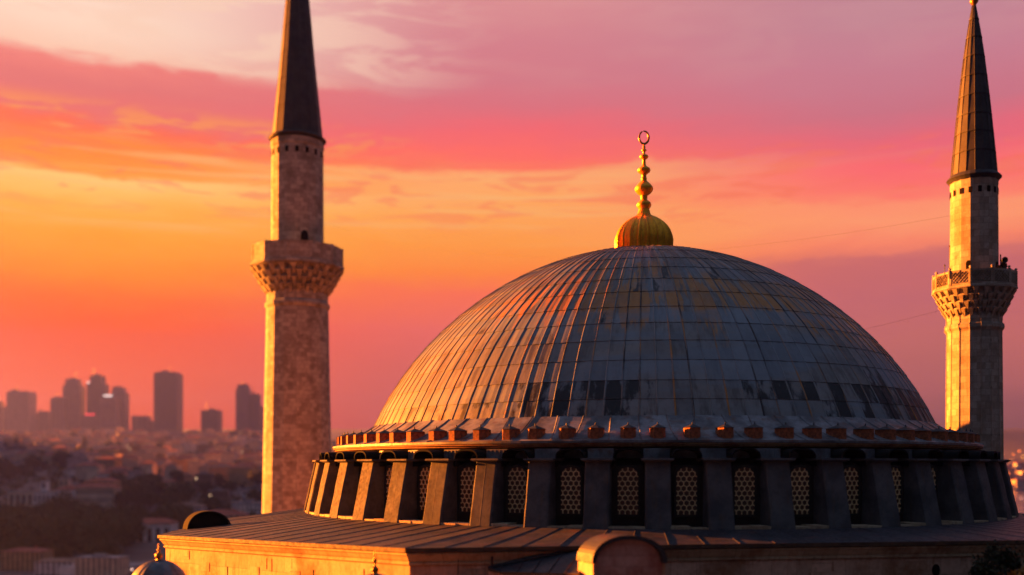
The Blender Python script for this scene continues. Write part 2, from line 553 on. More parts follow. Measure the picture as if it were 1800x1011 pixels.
def darkv(i, j):
    a = az_deg(i)
    r = rnd.random
    if 5 < a < 66 and j in (0, 1):
        e = min((a - 5) / 8, (66 - a) / 6, 1)
        if a > 52 and j == 0: e *= .4
        if a < 20 and j == 0: e *= .15
        return e * (1.0 if r() < .70 else .45)
    if -34 < a < -6 and j in (0, 1):
        e = min((a + 34) / 6, (-6 - a) / 5, 1)
        return e * (.85 if r() < .8 else .45) * (.9 if j == 1 else .75)
    if -60 < a <= -34 and j == 0: return .38 * r() + .12
    if j == 2 and 5 < a < 40 and r() < .15: return .55
    return .28 if r() < .05 else 0


dark = [[darkv(i, j) for i in range(NR)] for j in range(len(course))]


def rustv(i, j):
    a = az_deg(i)
    b = {0: .08, 1: .08, 2: .1, 3: .16, 4: .34, 5: .56, 6: .72, 7: .72, 8: .68, 9: .62, 10: .5, 11: .35}.get(j, .2)
    k = .5 + .5 * cos(radians((a - 8) * 1.2)) if abs(a) < 100 else .1
    if -30 < a < -8 and j in (4, 5, 6): b += .18
    if 2 < a < 8 and j in (3, 4, 5, 6): b += .3
    if 25 < a < 40 and j in (4, 5): b += .2
    return max(0, min(1, b * (.35 + .65 * k)))


def rust_at(c, v):
    j = max(0, int(math.floor(v)))
    f_ = min(1, max(0, v - j))
    return rustv(c, j) * (1 - f_) + rustv(c, j + 1) * f_


def dome_pt(a, th, lift=0.0):
    f_ = max(0, (th - .363) / (pi / 2 - .363))
    r = R_S + lift - .36 * sin(pi / 2 * min(1, f_ * 1.7))
    return (r * cos(th) * sin(a), -r * cos(th) * cos(a), H + Z_S + r * sin(th))


mb = MB()
sub = 3
rib_w = .06
rows_all = []
for j in range(len(course) - 1):
    t0, t1 = radians(course[j]), radians(course[j + 1])
    ths = [t0 + (t1 - t0) * k / sub for k in range(sub + 1)]
    rows = []
    for k, th in enumerate(ths):
        lap = .022 * (1 - k / sub)          # the lower edge of every sheet laps over the one below
        row = []
        for i in range(NR):
            ac = 2 * pi * i / NR
            half = rib_w / 2 / (R_S * cos(th))
            half = min(half, pi / NR * .42)
            da = 2 * pi / NR
            skip = (j >= 12 and i % 2)
            jit = .006 * sin(i * 12.9 + j * 4.1)
            rh = 0.0 if skip else .028
            row += [dome_pt(ac - half * 1.5, th, lap), dome_pt(ac - half * .6, th, lap + rh), dome_pt(ac + half * .6, th, lap + rh), dome_pt(ac + half * 1.5, th, lap),
                    dome_pt(ac + da * .35, th, lap + jit), dome_pt(ac + da * .65, th, lap - jit)]
        rows.append(row)
    def cf(i, q, j=j):
        c = (i // 6) % NR
        on_rib = (i % 6) in (0, 1, 2)  # some ribs paler as painted highlights
        return ((0, .42, .55), (1, 0, .1), (.6, .1, .7), (1, 0, 0))[(c * 7 + c // 5) % 4] if on_rib else tuple(
            (tone[j][c], dark[j][c], rust_at(c, j + (q + o_) / sub - .5)) for o_ in (0, 0, 1, 1))
    mb.grid(rows, True, lambda i, q, j=j: (i / 6, j + q / sub), 0, False, cf)
    if rows_all:
        mb.grid([rows_all[-1], rows[0]], True, lambda i, q, j=j: (i / 6, j), 0, False, lambda i, q: (.5, .10, .3))
    rows_all.append(rows[-1])
top = H + Z_S + R_S * sin(radians(course[-1]))
n_top = len(rows_all[-1])
for i in range(n_top):
    mb.face([rows_all[-1][i], rows_all[-1][(i + 1) % n_top], (0, 0, H + Z_S + R_S - .34)], [(i / 6, 14), (i / 6 + .2, 14), (i / 6, 15)], 0, False, (.3, .1, .3))
dome = mb.build('dome', DOME, mosque)

# --- gilded finial (its own little lathe), part of the dome
z0 = H + 12.90
u = 57 / F * (1 / 4.2125)
prof = [(204, 990), (204, 935), (206, 900), (200, 868), (186, 826), (163, 788), (135, 758), (100, 733), (64, 714), (52, 704), (46, 690), (38, 660)]
capm = MB()
NS = 20
pr = []
for (r, y) in prof: pr.append((r * u, (935 - y) * u))
rows = []
ns = NS * 6
for (r, z) in pr:
    k = min(1, r / (120 * u))
    rows.append([((r * (1 - .15 * k * abs(sin(NS / 2 * 2 * pi * i / ns)) ** .6 + .06 * k)) * sin(2 * pi * i / ns),
                  -(r * (1 - .15 * k * abs(sin(NS / 2 * 2 * pi * i / ns)) ** .6 + .06 * k)) * cos(2 * pi * i / ns), z0 + z) for i in range(ns)])
# smooth the profile a little by inserting midpoints
rows2 = [rows[0]]
for a_, b_ in zip(rows, rows[1:]):
    rows2.append([tuple((p[k] + q[k]) / 2 for k in range(3)) for p, q in zip(a_, b_)])
    rows2.append(b_)
capm.grid(rows2, True)
capm.build('gilded_cap', GOLD, dome)
cur = MB()
cur.lathe([(1.34, -.60), (1.34, -.02), (1.32, .03), (1.30, .05)], 64, (0, 0, z0))
cur.build('cap_collar', LEAD_DARK, dome)
fp = [(38, 662), (50, 645), (55, 632), (50, 614), (34, 600), (26, 594), (24, 585), (27, 572), (25, 562), (32, 558), (50, 544), (64, 528), (69, 512), (64, 496),
      (48, 476), (34, 462), (22, 452), (20, 440), (24, 436), (19, 430), (18, 408), (24, 402), (30, 396), (44, 386), (49, 374), (44, 360), (28, 348), (18, 340),
      (14, 330), (12, 300), (15, 292), (28, 284), (34, 273), (28, 262), (14, 256), (10, 250), (10, 234), (18, 229), (20, 224), (16, 219), (10, 216), (12, 200), (8, 190), (7, 176), (2, 174)]
st = MB()
st.lathe([(r * u, (935 - y) * u) for r, y in fp], 28, (0, 0, z0))
fin = st.build('finial', GOLD, dome)
cr = MB()
cz = z0 + (935 - 130) * u
path = []; rad = []
for k in range(41):
    a = radians(108 + 350 * k / 40)
    path.append((35 * u * cos(a), 0, cz + 47 * u * sin(a)))
    rad.append((4.2 + 4.6 * sin(pi * k / 40) ** .6) * u)
cr.tube(path, rad, 8)
cr.build('crescent', GOLD_OLD, fin)

# --- skirt roof below the dome, cornice, frieze
sk = MB()
NSK = 252
for i in range(NSK):
    a = 2 * pi * i / NSK; b = 2 * pi * (i + 1) / NSK
    PRO = [(15.70, 2.18), (16.02, 1.95), (16.75, 1.52), (17.45, 1.22), (17.93, 1.07), (17.93, .97)]
    for (r0, za), (r1, zb) in zip(PRO, PRO[1:]):
        sk.face([(r1 * sin(a), -r1 * cos(a), H + zb), (r1 * sin(b), -r1 * cos(b), H + zb), (r0 * sin(b), -r0 * cos(b), H + za), (r0 * sin(a), -r0 * cos(a), H + za)],
                [(i * .4, r1), (i * .4 + .4, r1), (i * .4 + .4, r0), (i * .4, r0)])
    if i % 3 == 0:
        tw = (rnd.random() - .5) * .05
        for (r0, za), (r1, zb) in zip(PRO[:-2], PRO[1:-1]):
            w = .03 / r0
            def q(r, aa, z): return (r * sin(aa), -r * cos(aa), H + z)
            a2 = a + tw * (r0 - 15.7) * .5; a3 = a + tw * (r1 - 15.7) * .5
            sk.face([q(r1, a3 - w, zb + .012), q(r1, a3, zb + .055), q(r0, a2, za + .055), q(r0, a2 - w, za + .012)])
            sk.face([q(r1, a3, zb + .055), q(r1, a3 + w, zb + .012), q(r0, a2 + w, za + .012), q(r0, a2, za + .055)])
sk.build('skirt_roof', LEAD_SKIRT, mosque)
co = MB()
co.lathe([(17.2, .968), (17.88, .966), (17.90, .90), (17.80, .885), (17.82, .82), (17.62, .77), (17.42, .745), (17.2, .742)], 200, (0, 0, H), smooth=False)
co.build('cornice', CORNICE, mosque)
fz = MB()
fz.lathe([(17.40, .30), (17.40, .742)], 200, (0, 0, H), smooth=False)
fz.build('frieze', LEAD_SKIRT, mosque)
dw = MB()
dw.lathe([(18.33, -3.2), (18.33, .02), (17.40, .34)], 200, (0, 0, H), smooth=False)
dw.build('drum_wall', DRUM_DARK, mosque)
pl = MB()
for i in range(150):
    a = 2 * pi * i / 150; b = 2 * pi * (i + .985) / 150
    zt = -2.34 + rnd.random() * .07 - (.04 if i % 3 else 0)
    R0, R1 = 18.5, 19.42 + rnd.random() * .04
    P = [(R1 * sin(a), -R1 * cos(a), H - 3.0), (R1 * sin(b), -R1 * cos(b), H - 3.0), (R0 * sin(b), -R0 * cos(b), H - 3.0), (R0 * sin(a), -R0 * cos(a), H - 3.0)]
    P += [(p[0], p[1], H + zt) for p in P]
    pl.hexa(P)
pl.build('plinth', STONE_TRIM, mosque)
fl = MB()
fl.lathe([(18.3, -2.38), (19.0, -2.36)], 200, (0, 0, H), smooth=False)
fl.build('drum_ledge', DRUM_DARK, mosque)

# --- 50 sloping buttress piers with caps; windows and arch hoods between them
NP = 50
STEP = 2 * pi / NP
PH = -1.2373


def pier_mesh(var):
    r_ = random.Random(var)
    m = MB()
    w = .49
    zb, zt = H - 2.95, H + .19
    rb, rt = 19.60, 18.92
    N = 6
    prev = None
    for k in range(N + 1):
        f = k / N
        r = rb + (rt - rb) * f
        z = zb + (zt - zb) * f
        ww = w * (1 + .03 * (1 - f)) + r_.uniform(-.008, .008)
        ring = [(-ww, -15.9, z), (-ww + .0, -(r - .05), z), (-ww + .06, -r, z), (-.03, -r - .003, z), (0, -r - .006, z), (.03, -r - .003, z), (ww - .06, -r, z), (ww, -(r - .05), z), (ww, -15.9, z)]
        if k in (2, 4): ring = [(x, y - .012, z) if 0 < i < 8 else (x, y, z) for i, (x, y, z) in enumerate(ring)]
        if prev:
            for i in range(len(ring) - 1):
                m.face([prev[i], prev[i + 1], ring[i + 1], ring[i]], [(i * .2, prev[i][2]), (i * .2 + .2, prev[i][2]), (i * .2 + .2, z), (i * .2, z)])
        prev = ring
    return m


pier0 = []
for v in range(3):
    p = pier_mesh(v).build('pier', LEAD_PIER, mosque)
    c = MB()
    zc = H + .19
    c.hexa([(-.55, -18.97, zc), (.55, -18.97, zc), (.55, -16.4, zc), (-.55, -16.4, zc), (-.63, -19.10, zc + .06), (.63, -19.10, zc + .06), (.63, -16.4, zc + .06), (-.63, -16.4, zc + .06)])
    c.hexa([(-.64, -19.13, zc + .062), (.64, -19.13, zc + .062), (.64, -16.4, zc + .062), (-.64, -16.4, zc + .062), (-.64, -19.11, zc + .135), (.64, -19.11, zc + .135), (.60, -16.4, zc + .16), (-.60, -16.4, zc + .16)])
    fp_ = MB()
    fp_.box(-.53, .53, -17.95, -17.35, zc + .12, zc + .545)
    for q in range(6):
        xq = -.50 + q * .2
        fp_.box(xq - .02, xq + .02, -17.975, -17.95, zc + .17, zc + .50)
    fp_.box(-.56, .56, -18.02, -17.95, zc + .125, zc + .165)
    fp_.build('frieze_panel', LEAD_SKIRT, p)
    cap = c.build('pier_cap', LEAD_PIER, p)
    pier0.append(p)


def arch_pts(w, zs, zt, n=14, sq=1.0):
    """semi-ellipse from (-w,zs) over (0,zt) to (w,zs)"""
    o = []
    for k in range(n + 1):
        a = pi - pi * k / n
        x = cos(a); y = sin(a)
        o.append((w * (abs(x) ** sq) * (1 if x >= 0 else -1), zs + (zt - zs) * (abs(y) ** sq)))
    return o


def hood_mesh():
    m = MB()
    w, t = .56, .028
    inner = [(-w, H + .0)] + arch_pts(w, H + .30, H + .66, 14, .75) + [(w, H + .0)]
    outer = [(-w - t, H + .0)] + arch_pts(w + t, H + .32, H + .735, 14, .75) + [(w + t, H + .0)]
    y0, y1 = -18.66, -17.3
    for i in range(len(inner) - 1):
        a, b, c, d = inner[i], inner[i + 1], outer[i + 1], outer[i]
        m.face([(a[0], y0, a[1]), (b[0], y0, b[1]), (c[0], y0, c[1]), (d[0], y0, d[1])])
        m.face([(a[0], y0, a[1]), (a[0], y1, a[1]), (b[0], y1, b[1]), (b[0], y0, b[1])])
        m.face([(d[0], y0, d[1]), (c[0], y0, c[1]), (c[0], y1, c[1]), (d[0], y1, d[1])])
    return m


hood0 = hood_mesh().build('arch_hood', SHADE_BLACK, mosque)
hood_in = MB()                     # dark tympanum wall behind the hood, seen inside the arch
hood_in.face([(-.56, -17.0, H + .28), (.56, -17.0, H + .28), (.56, -17.0, H + .66), (-.56, -17.0, H + .66)])


def window_parts():
    W2 = .405
    zb, zs, zt = H - 1.93, H - .36, H - .03
    # pane is the thing's plate, frame and lattice are sub-parts
    pts = [(-W2, zb)] + arch_pts(W2, zs, zt, 12) + [(W2, zb)]
    pane = MB()
    for i in range(len(pts) - 1):
        a, b = pts[i], pts[i + 1]
        pane.face([(0, -18.37, zb), (b[0], -18.37, b[1]), (a[0], -18.37, a[1])])
    po = pane.build('window', PANE, mosque)
    fr = MB()
    t = .09
    o2 = [(-W2 - t, zb - t)] + arch_pts(W2 + t, zs, zt + t, 12) + [(W2 + t, zb - t)]
    y0, y1 = -18.44, -18.30
    for i in range(len(pts)):
        a, b = pts[i], pts[(i + 1) % len(pts)]
        c, d = o2[(i + 1) % len(pts)], o2[i]
        fr.face([(a[0], y0, a[1]), (b[0], y0, b[1]), (c[0], y0, c[1]), (d[0], y0, d[1])])
        fr.face([(a[0], y0, a[1]), (a[0], y1, a[1]), (b[0], y1, b[1]), (b[0], y0, b[1])])
        fr.face([(d[0], y0, d[1]), (c[0], y0, c[1]), (c[0], y1, c[1]), (d[0], y1, d[1])])
    fr.build('window_frame', DRUM_DARK, po)
    la = MB()
    R = .128
    dx = R * sqrt(3); dz = R * 1.5
    seen = set()
    th = .021

    def inside(x, z):
        if abs(x) > W2 or z < zb: return False
        if z <= zs: return True
        return ((x / W2) ** 2 + ((z - zs) / (zt - zs)) ** 2) <= 1
    for rr in range(-1, 12):
        for cc_ in range(-4, 5):
            x = cc_ * dx + (dx / 2 if rr % 2 else 0)
            z = zb + .09 + rr * dz
            for k in range(6):
                a = radians(30 + 60 * k); b = radians(90 + 60 * k)
                p = (x + R * cos(a), z + R * sin(a)); q = (x + R * cos(b), z + R * sin(b))
                mid = ((p[0] + q[0]) / 2, (p[1] + q[1]) / 2)
                key = (round(mid[0], 3), round(mid[1], 3))
                if key in seen or not inside(*mid): continue
                seen.add(key)
                dx_, dz_ = q[0] - p[0], q[1] - p[1]
                L = sqrt(dx_ ** 2 + dz_ ** 2)
                nx, nz = -dz_ / L * th, dx_ / L * th
                ex, ez = dx_ / L * .008, dz_ / L * .008
                c4 = [(p[0] - ex + nx, p[1] - ez + nz), (p[0] - ex - nx, p[1] - ez - nz), (q[0] + ex - nx, q[1] + ez - nz), (q[0] + ex + nx, q[1] + ez + nz)]
                P = [(c[0], -18.42, c[1]) for c in c4] + [(c[0], -18.375, c[1]) for c in c4]
                la.hexa(P)
    la.build('lattice', GRILLE, po)
    return po


win0 = window_parts()
for k in range(NP):
    a = PH + STEP * k
    src = pier0[k % 3]
    if k < 3:
        src.rotation_euler = (0, 0, a)
    else:
        copy_part(src, a, mosque)
    aw = a + STEP / 2
    if k == 0:
        hood0.rotation_euler = (0, 0, aw); win0.rotation_euler = (0, 0, aw)
    else:
        copy_part(hood0, aw, mosque); copy_part(win0, aw, mosque)

# --- 84 little capped blocks standing on the skirt
blk = MB()
bw = .29
pl5 = [(-.32, -17.02), (-.32, -17.50), (-.16, -17.74), (.16, -17.74), (.32, -17.50), (.32, -17.02)]
for k in range(6):
    (xa, ya), (xb, yb) = pl5[k], pl5[(k + 1) % 6]
    blk.face([(xa, ya, H + 1.08), (xb, yb, H + 1.08), (xb * .96, yb, H + 1.58), (xa * .96, ya, H + 1.58)], None, 0)
    blk.face([(xa * 1.12, ya - .03, H + 1.575), (xb * 1.12, yb - .03, H + 1.575), (0, -17.38, H + 1.74)], None, 1)
    blk.face([(xa * 1.12, ya - .03, H + 1.575), (xb * 1.12, yb - .03, H + 1.575), (xb * .9, yb + .03, H + 1.57), (xa * .9, ya + .03, H + 1.57)], None, 1)
blk.lathe([(.03, 0), (.025, .09), (.0, .13)], 6, (0, -17.4, H + 1.71), 1)
b0 = blk.build('capped_block', [RUSTY, LEAD_DARK], mosque)
NB = 84
jr = random.Random(3)
for k in range(NB):
    a = -1.2207 + 2 * pi * k / NB + jr.uniform(-.006, .006)
    if k == 0: b0.rotation_euler = (0, 0, a)
    else: copy_part(b0, a, mosque)

# --- square base: walls, cornice bands, lead roof
A_ = (-3.48, 33.1); L_ = (-16.4, 46.05)
poly = [L_, A_, (22.2, 37.2), (29.0, 54.0), (27.0, 68.0), (8.0, 80.0), (-12.0, 74.5), (-17.5, 60.0)]
zof = [-.48, 0, 0, 0, 0, 0, -.2, -.48]
P2 = [(x - CX, y - CY) for x, y in poly]
NPV = len(P2)


def offset(d):
    o = []
    for i in range(NPV):
        a, b, c = P2[i - 1], P2[i], P2[(i + 1) % NPV]
        d1 = (b[0] - a[0], b[1] - a[1]); d2 = (c[0] - b[0], c[1] - b[1])
        l1 = sqrt(d1[0] ** 2 + d1[1] ** 2); l2 = sqrt(d2[0] ** 2 + d2[1] ** 2)
        n1 = (d1[1] / l1, -d1[0] / l1); n2 = (d2[1] / l2, -d2[0] / l2)
        s_ = 1 + n1[0] * n2[0] + n1[1] * n2[1]
        o.append((b[0] + d * (n1[0] + n2[0]) / s_, b[1] + d * (n1[1] + n2[1]) / s_))
    return o


perim = [0]
for i in range(NPV):
    a, b = P2[i], P2[(i + 1) % NPV]
    perim.append(perim[-1] + sqrt((a[0] - b[0]) ** 2 + (a[1] - b[1]) ** 2))


def sweep(prof, name, mat):
    m = MB()
    v = 0
    for (d0, za), (d1, zb) in zip(prof, prof[1:]):
        o0, o1 = offset(d0), offset(d1)
        hgt = sqrt((d0 - d1) ** 2 + (za - zb) ** 2)
        for i in range(NPV):
            k = (i + 1) % NPV
            f0 = zof[i]; f1 = zof[k]
            m.face([(*o1[i], H + zb + f0), (*o1[k], H + zb + f1), (*o0[k], H + za + f1), (*o0[i], H + za + f0)],
                   [(perim[i], v - hgt), (perim[i + 1], v - hgt), (perim[i + 1], v), (perim[i], v)])
        v -= hgt
    return m.build(name, mat, mosque)


sweep([(.22, -2.80), (.34, -2.755), (.34, -2.90), (.24, -2.93), (.14, -2.932)], 'eave', LEAD_DARK if False else m_lead('eave lead', (.10, .06, .035), (.05, .03, .02), (.20, .08, .02), .4, .7, (3, 3), metal=0))
sweep([(.14, -2.934), (.25, -2.94), (.25, -3.0), (.19, -3.04), (.10, -3.19), (.045, -3.24), (.045, -3.26), (.09, -3.275), (.09, -3.34), (.0, -3.37)], 'wall_moulding', STONE_TRIM)
wl = MB()
# ashlar wall, subdivided in courses so it is not one perfect plane
o0 = offset(0)
for i in range(NPV):
    k = (i + 1) % NPV
    a, b = o0[i], o0[k]
    L = perim[i + 1] - perim[i]
    wl.face([(a[0], a[1], 0), (b[0], b[1], 0), (b[0], b[1], H - 3.37 + zof[k]), (a[0], a[1], H - 3.37 + zof[i])],
            [(perim[i], -46.6), (perim[i + 1], -46.6), (perim[i + 1], 0), (perim[i], 0)])
wall = wl.build('wall', STONE_WALL, mosque)


def on_wall(i, s_, z, out_=0.0):
    """point on wall i at s_ metres along, local coordinates"""
    a, b = P2[i], P2[(i + 1) % NPV]
    L = perim[i + 1] - perim[i]
    d = ((b[0] - a[0]) / L, (b[1] - a[1]) / L)
    nrm = (d[1], -d[0])
    zz = zof[i] + (zof[(i + 1) % NPV] - zof[i]) * s_ / L
    return (a[0] + d[0] * s_ + nrm[0] * out_, a[1] + d[1] * s_ + nrm[1] * out_, H + z + zz)


def wall_box(i, s0, s1, z0_, z1_, o0_, o1_, name, mat, parent, mb_=None):
    m = mb_ or MB()
    P = [on_wall(i, s0, z0_, o1_), on_wall(i, s1, z0_, o1_), on_wall(i, s1, z0_, o0_), on_wall(i, s0, z0_, o0_),
         on_wall(i, s0, z1_, o1_), on_wall(i, s1, z1_, o1_), on_wall(i, s1, z1_, o0_), on_wall(i, s0, z1_, o0_)]
    m.hexa(P)
    if mb_ is None: return m.build(name, mat, parent)


def s_of_px(i, px):
    a = poly[i]; b = poly[(i + 1) % NPV]
    L = perim[i + 1] - perim[i]
    dx, dy = (b[0] - a[0]) / L, (b[1] - a[1]) / L
    k = (px - 900) / F
    return (k * a[1] - a[0]) / (dx - k * dy)


for px, w_, za, zb in ((400, .05, -4.6, -3.98), (478, .035, -4.02, -3.5), (469, .035, -3.95, -3.5), (551, .05, -4.6, -3.80), (640, .04, -3.9, -3.62)):
    s_ = s_of_px(0, px)
    wall_box(0, s_ - w_, s_ + w_, za, zb, -.05, .004, 'slit_window', BLACKV, mosque)
# shallow buttress strips and repair stones standing slightly proud of the ashlar
st_ = MB()
rr = random.Random(11)
for i, n_ in ((0, 10), (1, 26)):
    L = perim[i + 1] - perim[i]
    for _ in range(n_):
        s_ = rr.uniform(.3, L - 1.4); w_ = rr.uniform(.35, .95); z_ = -3.40 - rr.choice((0, .46, .92)) - rr.uniform(0, .04)
        wall_box(i, s_, s_ + w_, z_ - .40, z_, -.02, rr.uniform(.006, .022), 'repair_stone', STONE_WALL, mosque)
# round-mouthed putlog hole and downpipe on the front wall
s_ = s_of_px(1, 1645)
m = MB()
c = on_wall(1, s_, -3.95, .012)
ring = [on_wall(1, s_ + .17 * cos(2 * pi * k / 10) * 1, -3.86 + .24 * sin(2 * pi * k / 10), .012) for k in range(10)]
for k in range(10): m.face([c, ring[k], ring[(k + 1) % 10]])
m.build('wall_hole', BLACKV, mosque)
s_ = s_of_px(1, 864)
m = MB()
m.tube([on_wall(1, s_, z, .12) for z in (-2.95, -3.2, -3.5, -4.5, -8)], [.06, .045, .045, .045, .045], 8)
m.build('downpipe', IRON, mosque)
s_ = s_of_px(1, 805)
m = MB()
m.tube([on_wall(1, s_, z, .10) for z in (-2.95, -3.4, -8)], .012, 6)
m.build('lightning_wire', IRON, mosque)

# lead roof between eave and drum
rf = MB()
bound = []
oe = offset(.345)
for i in range(NPV):
    k = (i + 1) % NPV
    L = perim[i + 1] - perim[i]
    n_ = max(2, int(L / 1.25))
    for q in range(n_):
        f = q / n_
        bound.append((oe[i][0] + (oe[k][0] - oe[i][0]) * f, oe[i][1] + (oe[k][1] - oe[i][1]) * f, H - 2.755 + zof[i] + (zof[k] - zof[i]) * f))
nb_ = len(bound)
inner = []
for p in bound:
    a = atan2(p[0], -p[1])
    inner.append((19.38 * sin(a), -19.38 * cos(a), H - 2.43))
rr = random.Random(21)
jit = [rr.uniform(-.03, .03) for _ in range(nb_)]
for i in range(nb_):
    k = (i + 1) % nb_
    rowsn = 5
    ln = []
    for idx in (i, k):
        p, q_ = bound[idx], inner[idx]
        ln.append([tuple(p[c] + (q_[c] - p[c]) * t_ / rowsn + ((jit[idx] * sin(pi * t_ / rowsn)) if c == 2 else 0) for c in range(3)) for t_ in range(rowsn + 1)])
    for t_ in range(rowsn):
        rf.face([ln[0][t_], ln[1][t_], ln[1][t_ + 1], ln[0][t_ + 1]])
    # rolled seam
    for t_ in range(rowsn):
        a, b = ln[0][t_], ln[0][t_ + 1]
        tx, ty = ln[1][0][0] - ln[0][0][0], ln[1][0][1] - ln[0][0][1]
        l_ = sqrt(tx * tx + ty * ty) or 1
        tx *= .035 / l_; ty *= .035 / l_
        rf.face([(a[0] - tx, a[1] - ty, a[2] + .005), (a[0], a[1], a[2] + .022), (b[0], b[1], b[2] + .022), (b[0] - tx, b[1] - ty, b[2] + .005)])
        rf.face([(a[0], a[1], a[2] + .022), (a[0] + tx, a[1] + ty, a[2] + .005), (b[0] + tx, b[1] + ty, b[2] + .005), (b[0], b[1], b[2] + .022)])
rf.build('lead_roof', LEAD_ROOF, mosque)


def vault(px0, px1, ytop, yspring, Y, back, tilt, thick, face_mat, shell_mat, zlow, name):
    """barrel vaulted gable: shell open to the front, tympanum face and side walls"""
    c = ((px0 + px1) / 2 - 900) / F * Y - CX
    w = (px1 - px0) / 2 / F * Y
    zs = H + (HY - yspring) / F * Y; zt = H + (HY - ytop) / F * Y
    y0 = Y - CY
    def X(x, y): return c + x + tilt * (y - y0)
    outer = arch_pts(w, zs, zt, 22, .92)
    inn = arch_pts(w - thick, zs, zt - thick, 22, .92)
    sh = MB()
    for i in range(len(outer) - 1):
        a, b = outer[i], outer[i + 1]; cI, dI = inn[i + 1], inn[i]
        yb = y0 + back
        sh.face([(X(a[0], y0), y0, a[1]), (X(dI[0], y0), y0, dI[1]), (X(cI[0], y0), y0, cI[1]), (X(b[0], y0), y0, b[1])], None, 1)
        sh.face([(X(a[0], y0), y0, a[1]), (X(b[0], y0), y0, b[1]), (X(b[0], yb), yb, b[1]), (X(a[0], yb), yb, a[1])], None, 0)
        sh.face([(X(dI[0], y0), y0, dI[1]), (X(dI[0], y0 + .2), y0 + .2, dI[1]), (X(cI[0], y0 + .2), y0 + .2, cI[1]), (X(cI[0], y0), y0, cI[1])], None, 1)
        if i % 5 == 0 and i > 0:
            pass
    g = sh.build(name, [shell_mat, LEAD_DARK], mosque)
    fm = MB()
    yf = y0 + .16
    ww = w - thick * .4
    ins = arch_pts(ww, zs, zt - thick * .4, 22, .92)
    for i in range(len(ins) - 1):
        a, b = ins[i], ins[i + 1]
        fm.face([(X(0, yf), yf, zs), (X(b[0], yf), yf, b[1]), (X(a[0], yf), yf, a[1])], [(0, zs), (b[0], b[1]), (a[0], a[1])])
    fm.face([(X(-ww, yf), yf, zlow), (X(ww, yf), yf, zlow), (X(ww, yf), yf, zs), (X(-ww, yf), yf, zs)], [(-ww, zlow), (ww, zlow), (ww, zs), (-ww, zs)])
    fm.build('gable_face', face_mat, g)
    sd = MB()
    for s_ in (-1, 1):
        x_ = s_ * (w - .05)
        pts = [(X(x_, y0 + .05), y0 + .05, zlow), (X(x_, y0 + back), y0 + back, zlow), (X(x_, y0 + back), y0 + back, zs - .03), (X(x_, y0 + .05), y0 + .05, zs - .03)]
        sd.face(pts, [(0, zlow), (back, zlow), (back, zs), (0, zs)])
        # front return of the side wall
        sd.face([(X(x_, y0 + .05), y0 + .05, zlow), (X(x_ - s_ * thick * .7, y0 + .05), y0 + .05, zlow), (X(x_ - s_ * thick * .7, y0 + .05), y0 + .05, zs), (X(x_, y0 + .05), y0 + .05, zs)],
                [(0, zlow), (.1, zlow), (.1, zs), (0, zs)])
    sd.build('side_wall', STONE_WALL, g)
    return g


g1 = vault(1041, 1174, 941.5, 990, 30.0, 1.0, -.42, .13, PLASTER, LEAD_ROOF, H - 9, 'barrel_gable')
bb = MB()
x0_, x1_ = 141 / F * 30 - CX - .3, 274 / F * 30 - CX - .55
bb.box(x0_ + .1, x1_, 31.0 - CY, 34.4 - CY, H - 9, H - 2.98)
bb.build('buttress_body', STONE_WALL, mosque)
g1['label'] = 'lead covered barrel gable with red washed face on the front wall'
g2 = vault(329, 408, 898.5, 934, 48.5, .6, -.72, .05, SHADE_BLACK, SHADE_BLACK, H - 3.4, 'barrel_gable')
g2['label'] = 'dark half round gable behind the left roof edge'

# lean-to roof left of the front gable
def loc(px, py, Y):
    p = at(px, py, Y)
    return (p[0] - CX, p[1] - CY, p[2])


ar = MB()
q = [loc(858, 999, 33.35), loc(878, 1005, 32.2), loc(1018, 1009, 30.6), loc(1030, 963, 33.95)]
ar.face(q)
for f in (.0, .22, .42, .62, .82, 1.0):
    a = tuple(q[1][k] + (q[2][k] - q[1][k]) * f for k in range(3)); b = tuple(q[0][k] + (q[3][k] - q[0][k]) * min(1, f + .14) for k in range(3))
    ar.tube([(a[0], a[1], a[2] + .01), (b[0], b[1], b[2] + .01)], .022, 6)
lo = [(p[0], p[1], p[2] - .07) for p in q]
for i in range(4):
    k = (i + 1) % 4
    ar.face([lo[i], lo[k], q[k], q[i]], None, 1)
ar.build('lean_to_roof', [LEAD_ROOF, m_lead('fascia lead', (.16, .09, .045), (.10, .06, .035), (.24, .10, .03), .4, .7, (3, 3), metal=0)], mosque)
aw = MB()
ins = [(p[0] * 1 + (.12 if i in (1,) else 0), p[1] + (.1 if i in (1, 2) else 0), p[2] - .08) for i, p in enumerate(q)]
for i in range(4):
    k = (i + 1) % 4
    a, b = ins[i], ins[k]
    L = sqrt((a[0] - b[0]) ** 2 + (a[1] - b[1]) ** 2)
    aw.face([(a[0], a[1], H - 9), (b[0], b[1], H - 9), b, a], [(0, -9), (L, -9), (L, 0), (0, 0)])
aw.build('lean_to_wall', STONE_WALL, mosque)
# thick dark flashing where the lean-to meets the main wall
fm = MB()
fm.tube([loc(858, 998, 33.3), loc(900, 989, 33.45), loc(1030, 961, 33.9)], [.05, .09, .11], 6)
fm.build('flashing', LEAD_DARK, mosque)

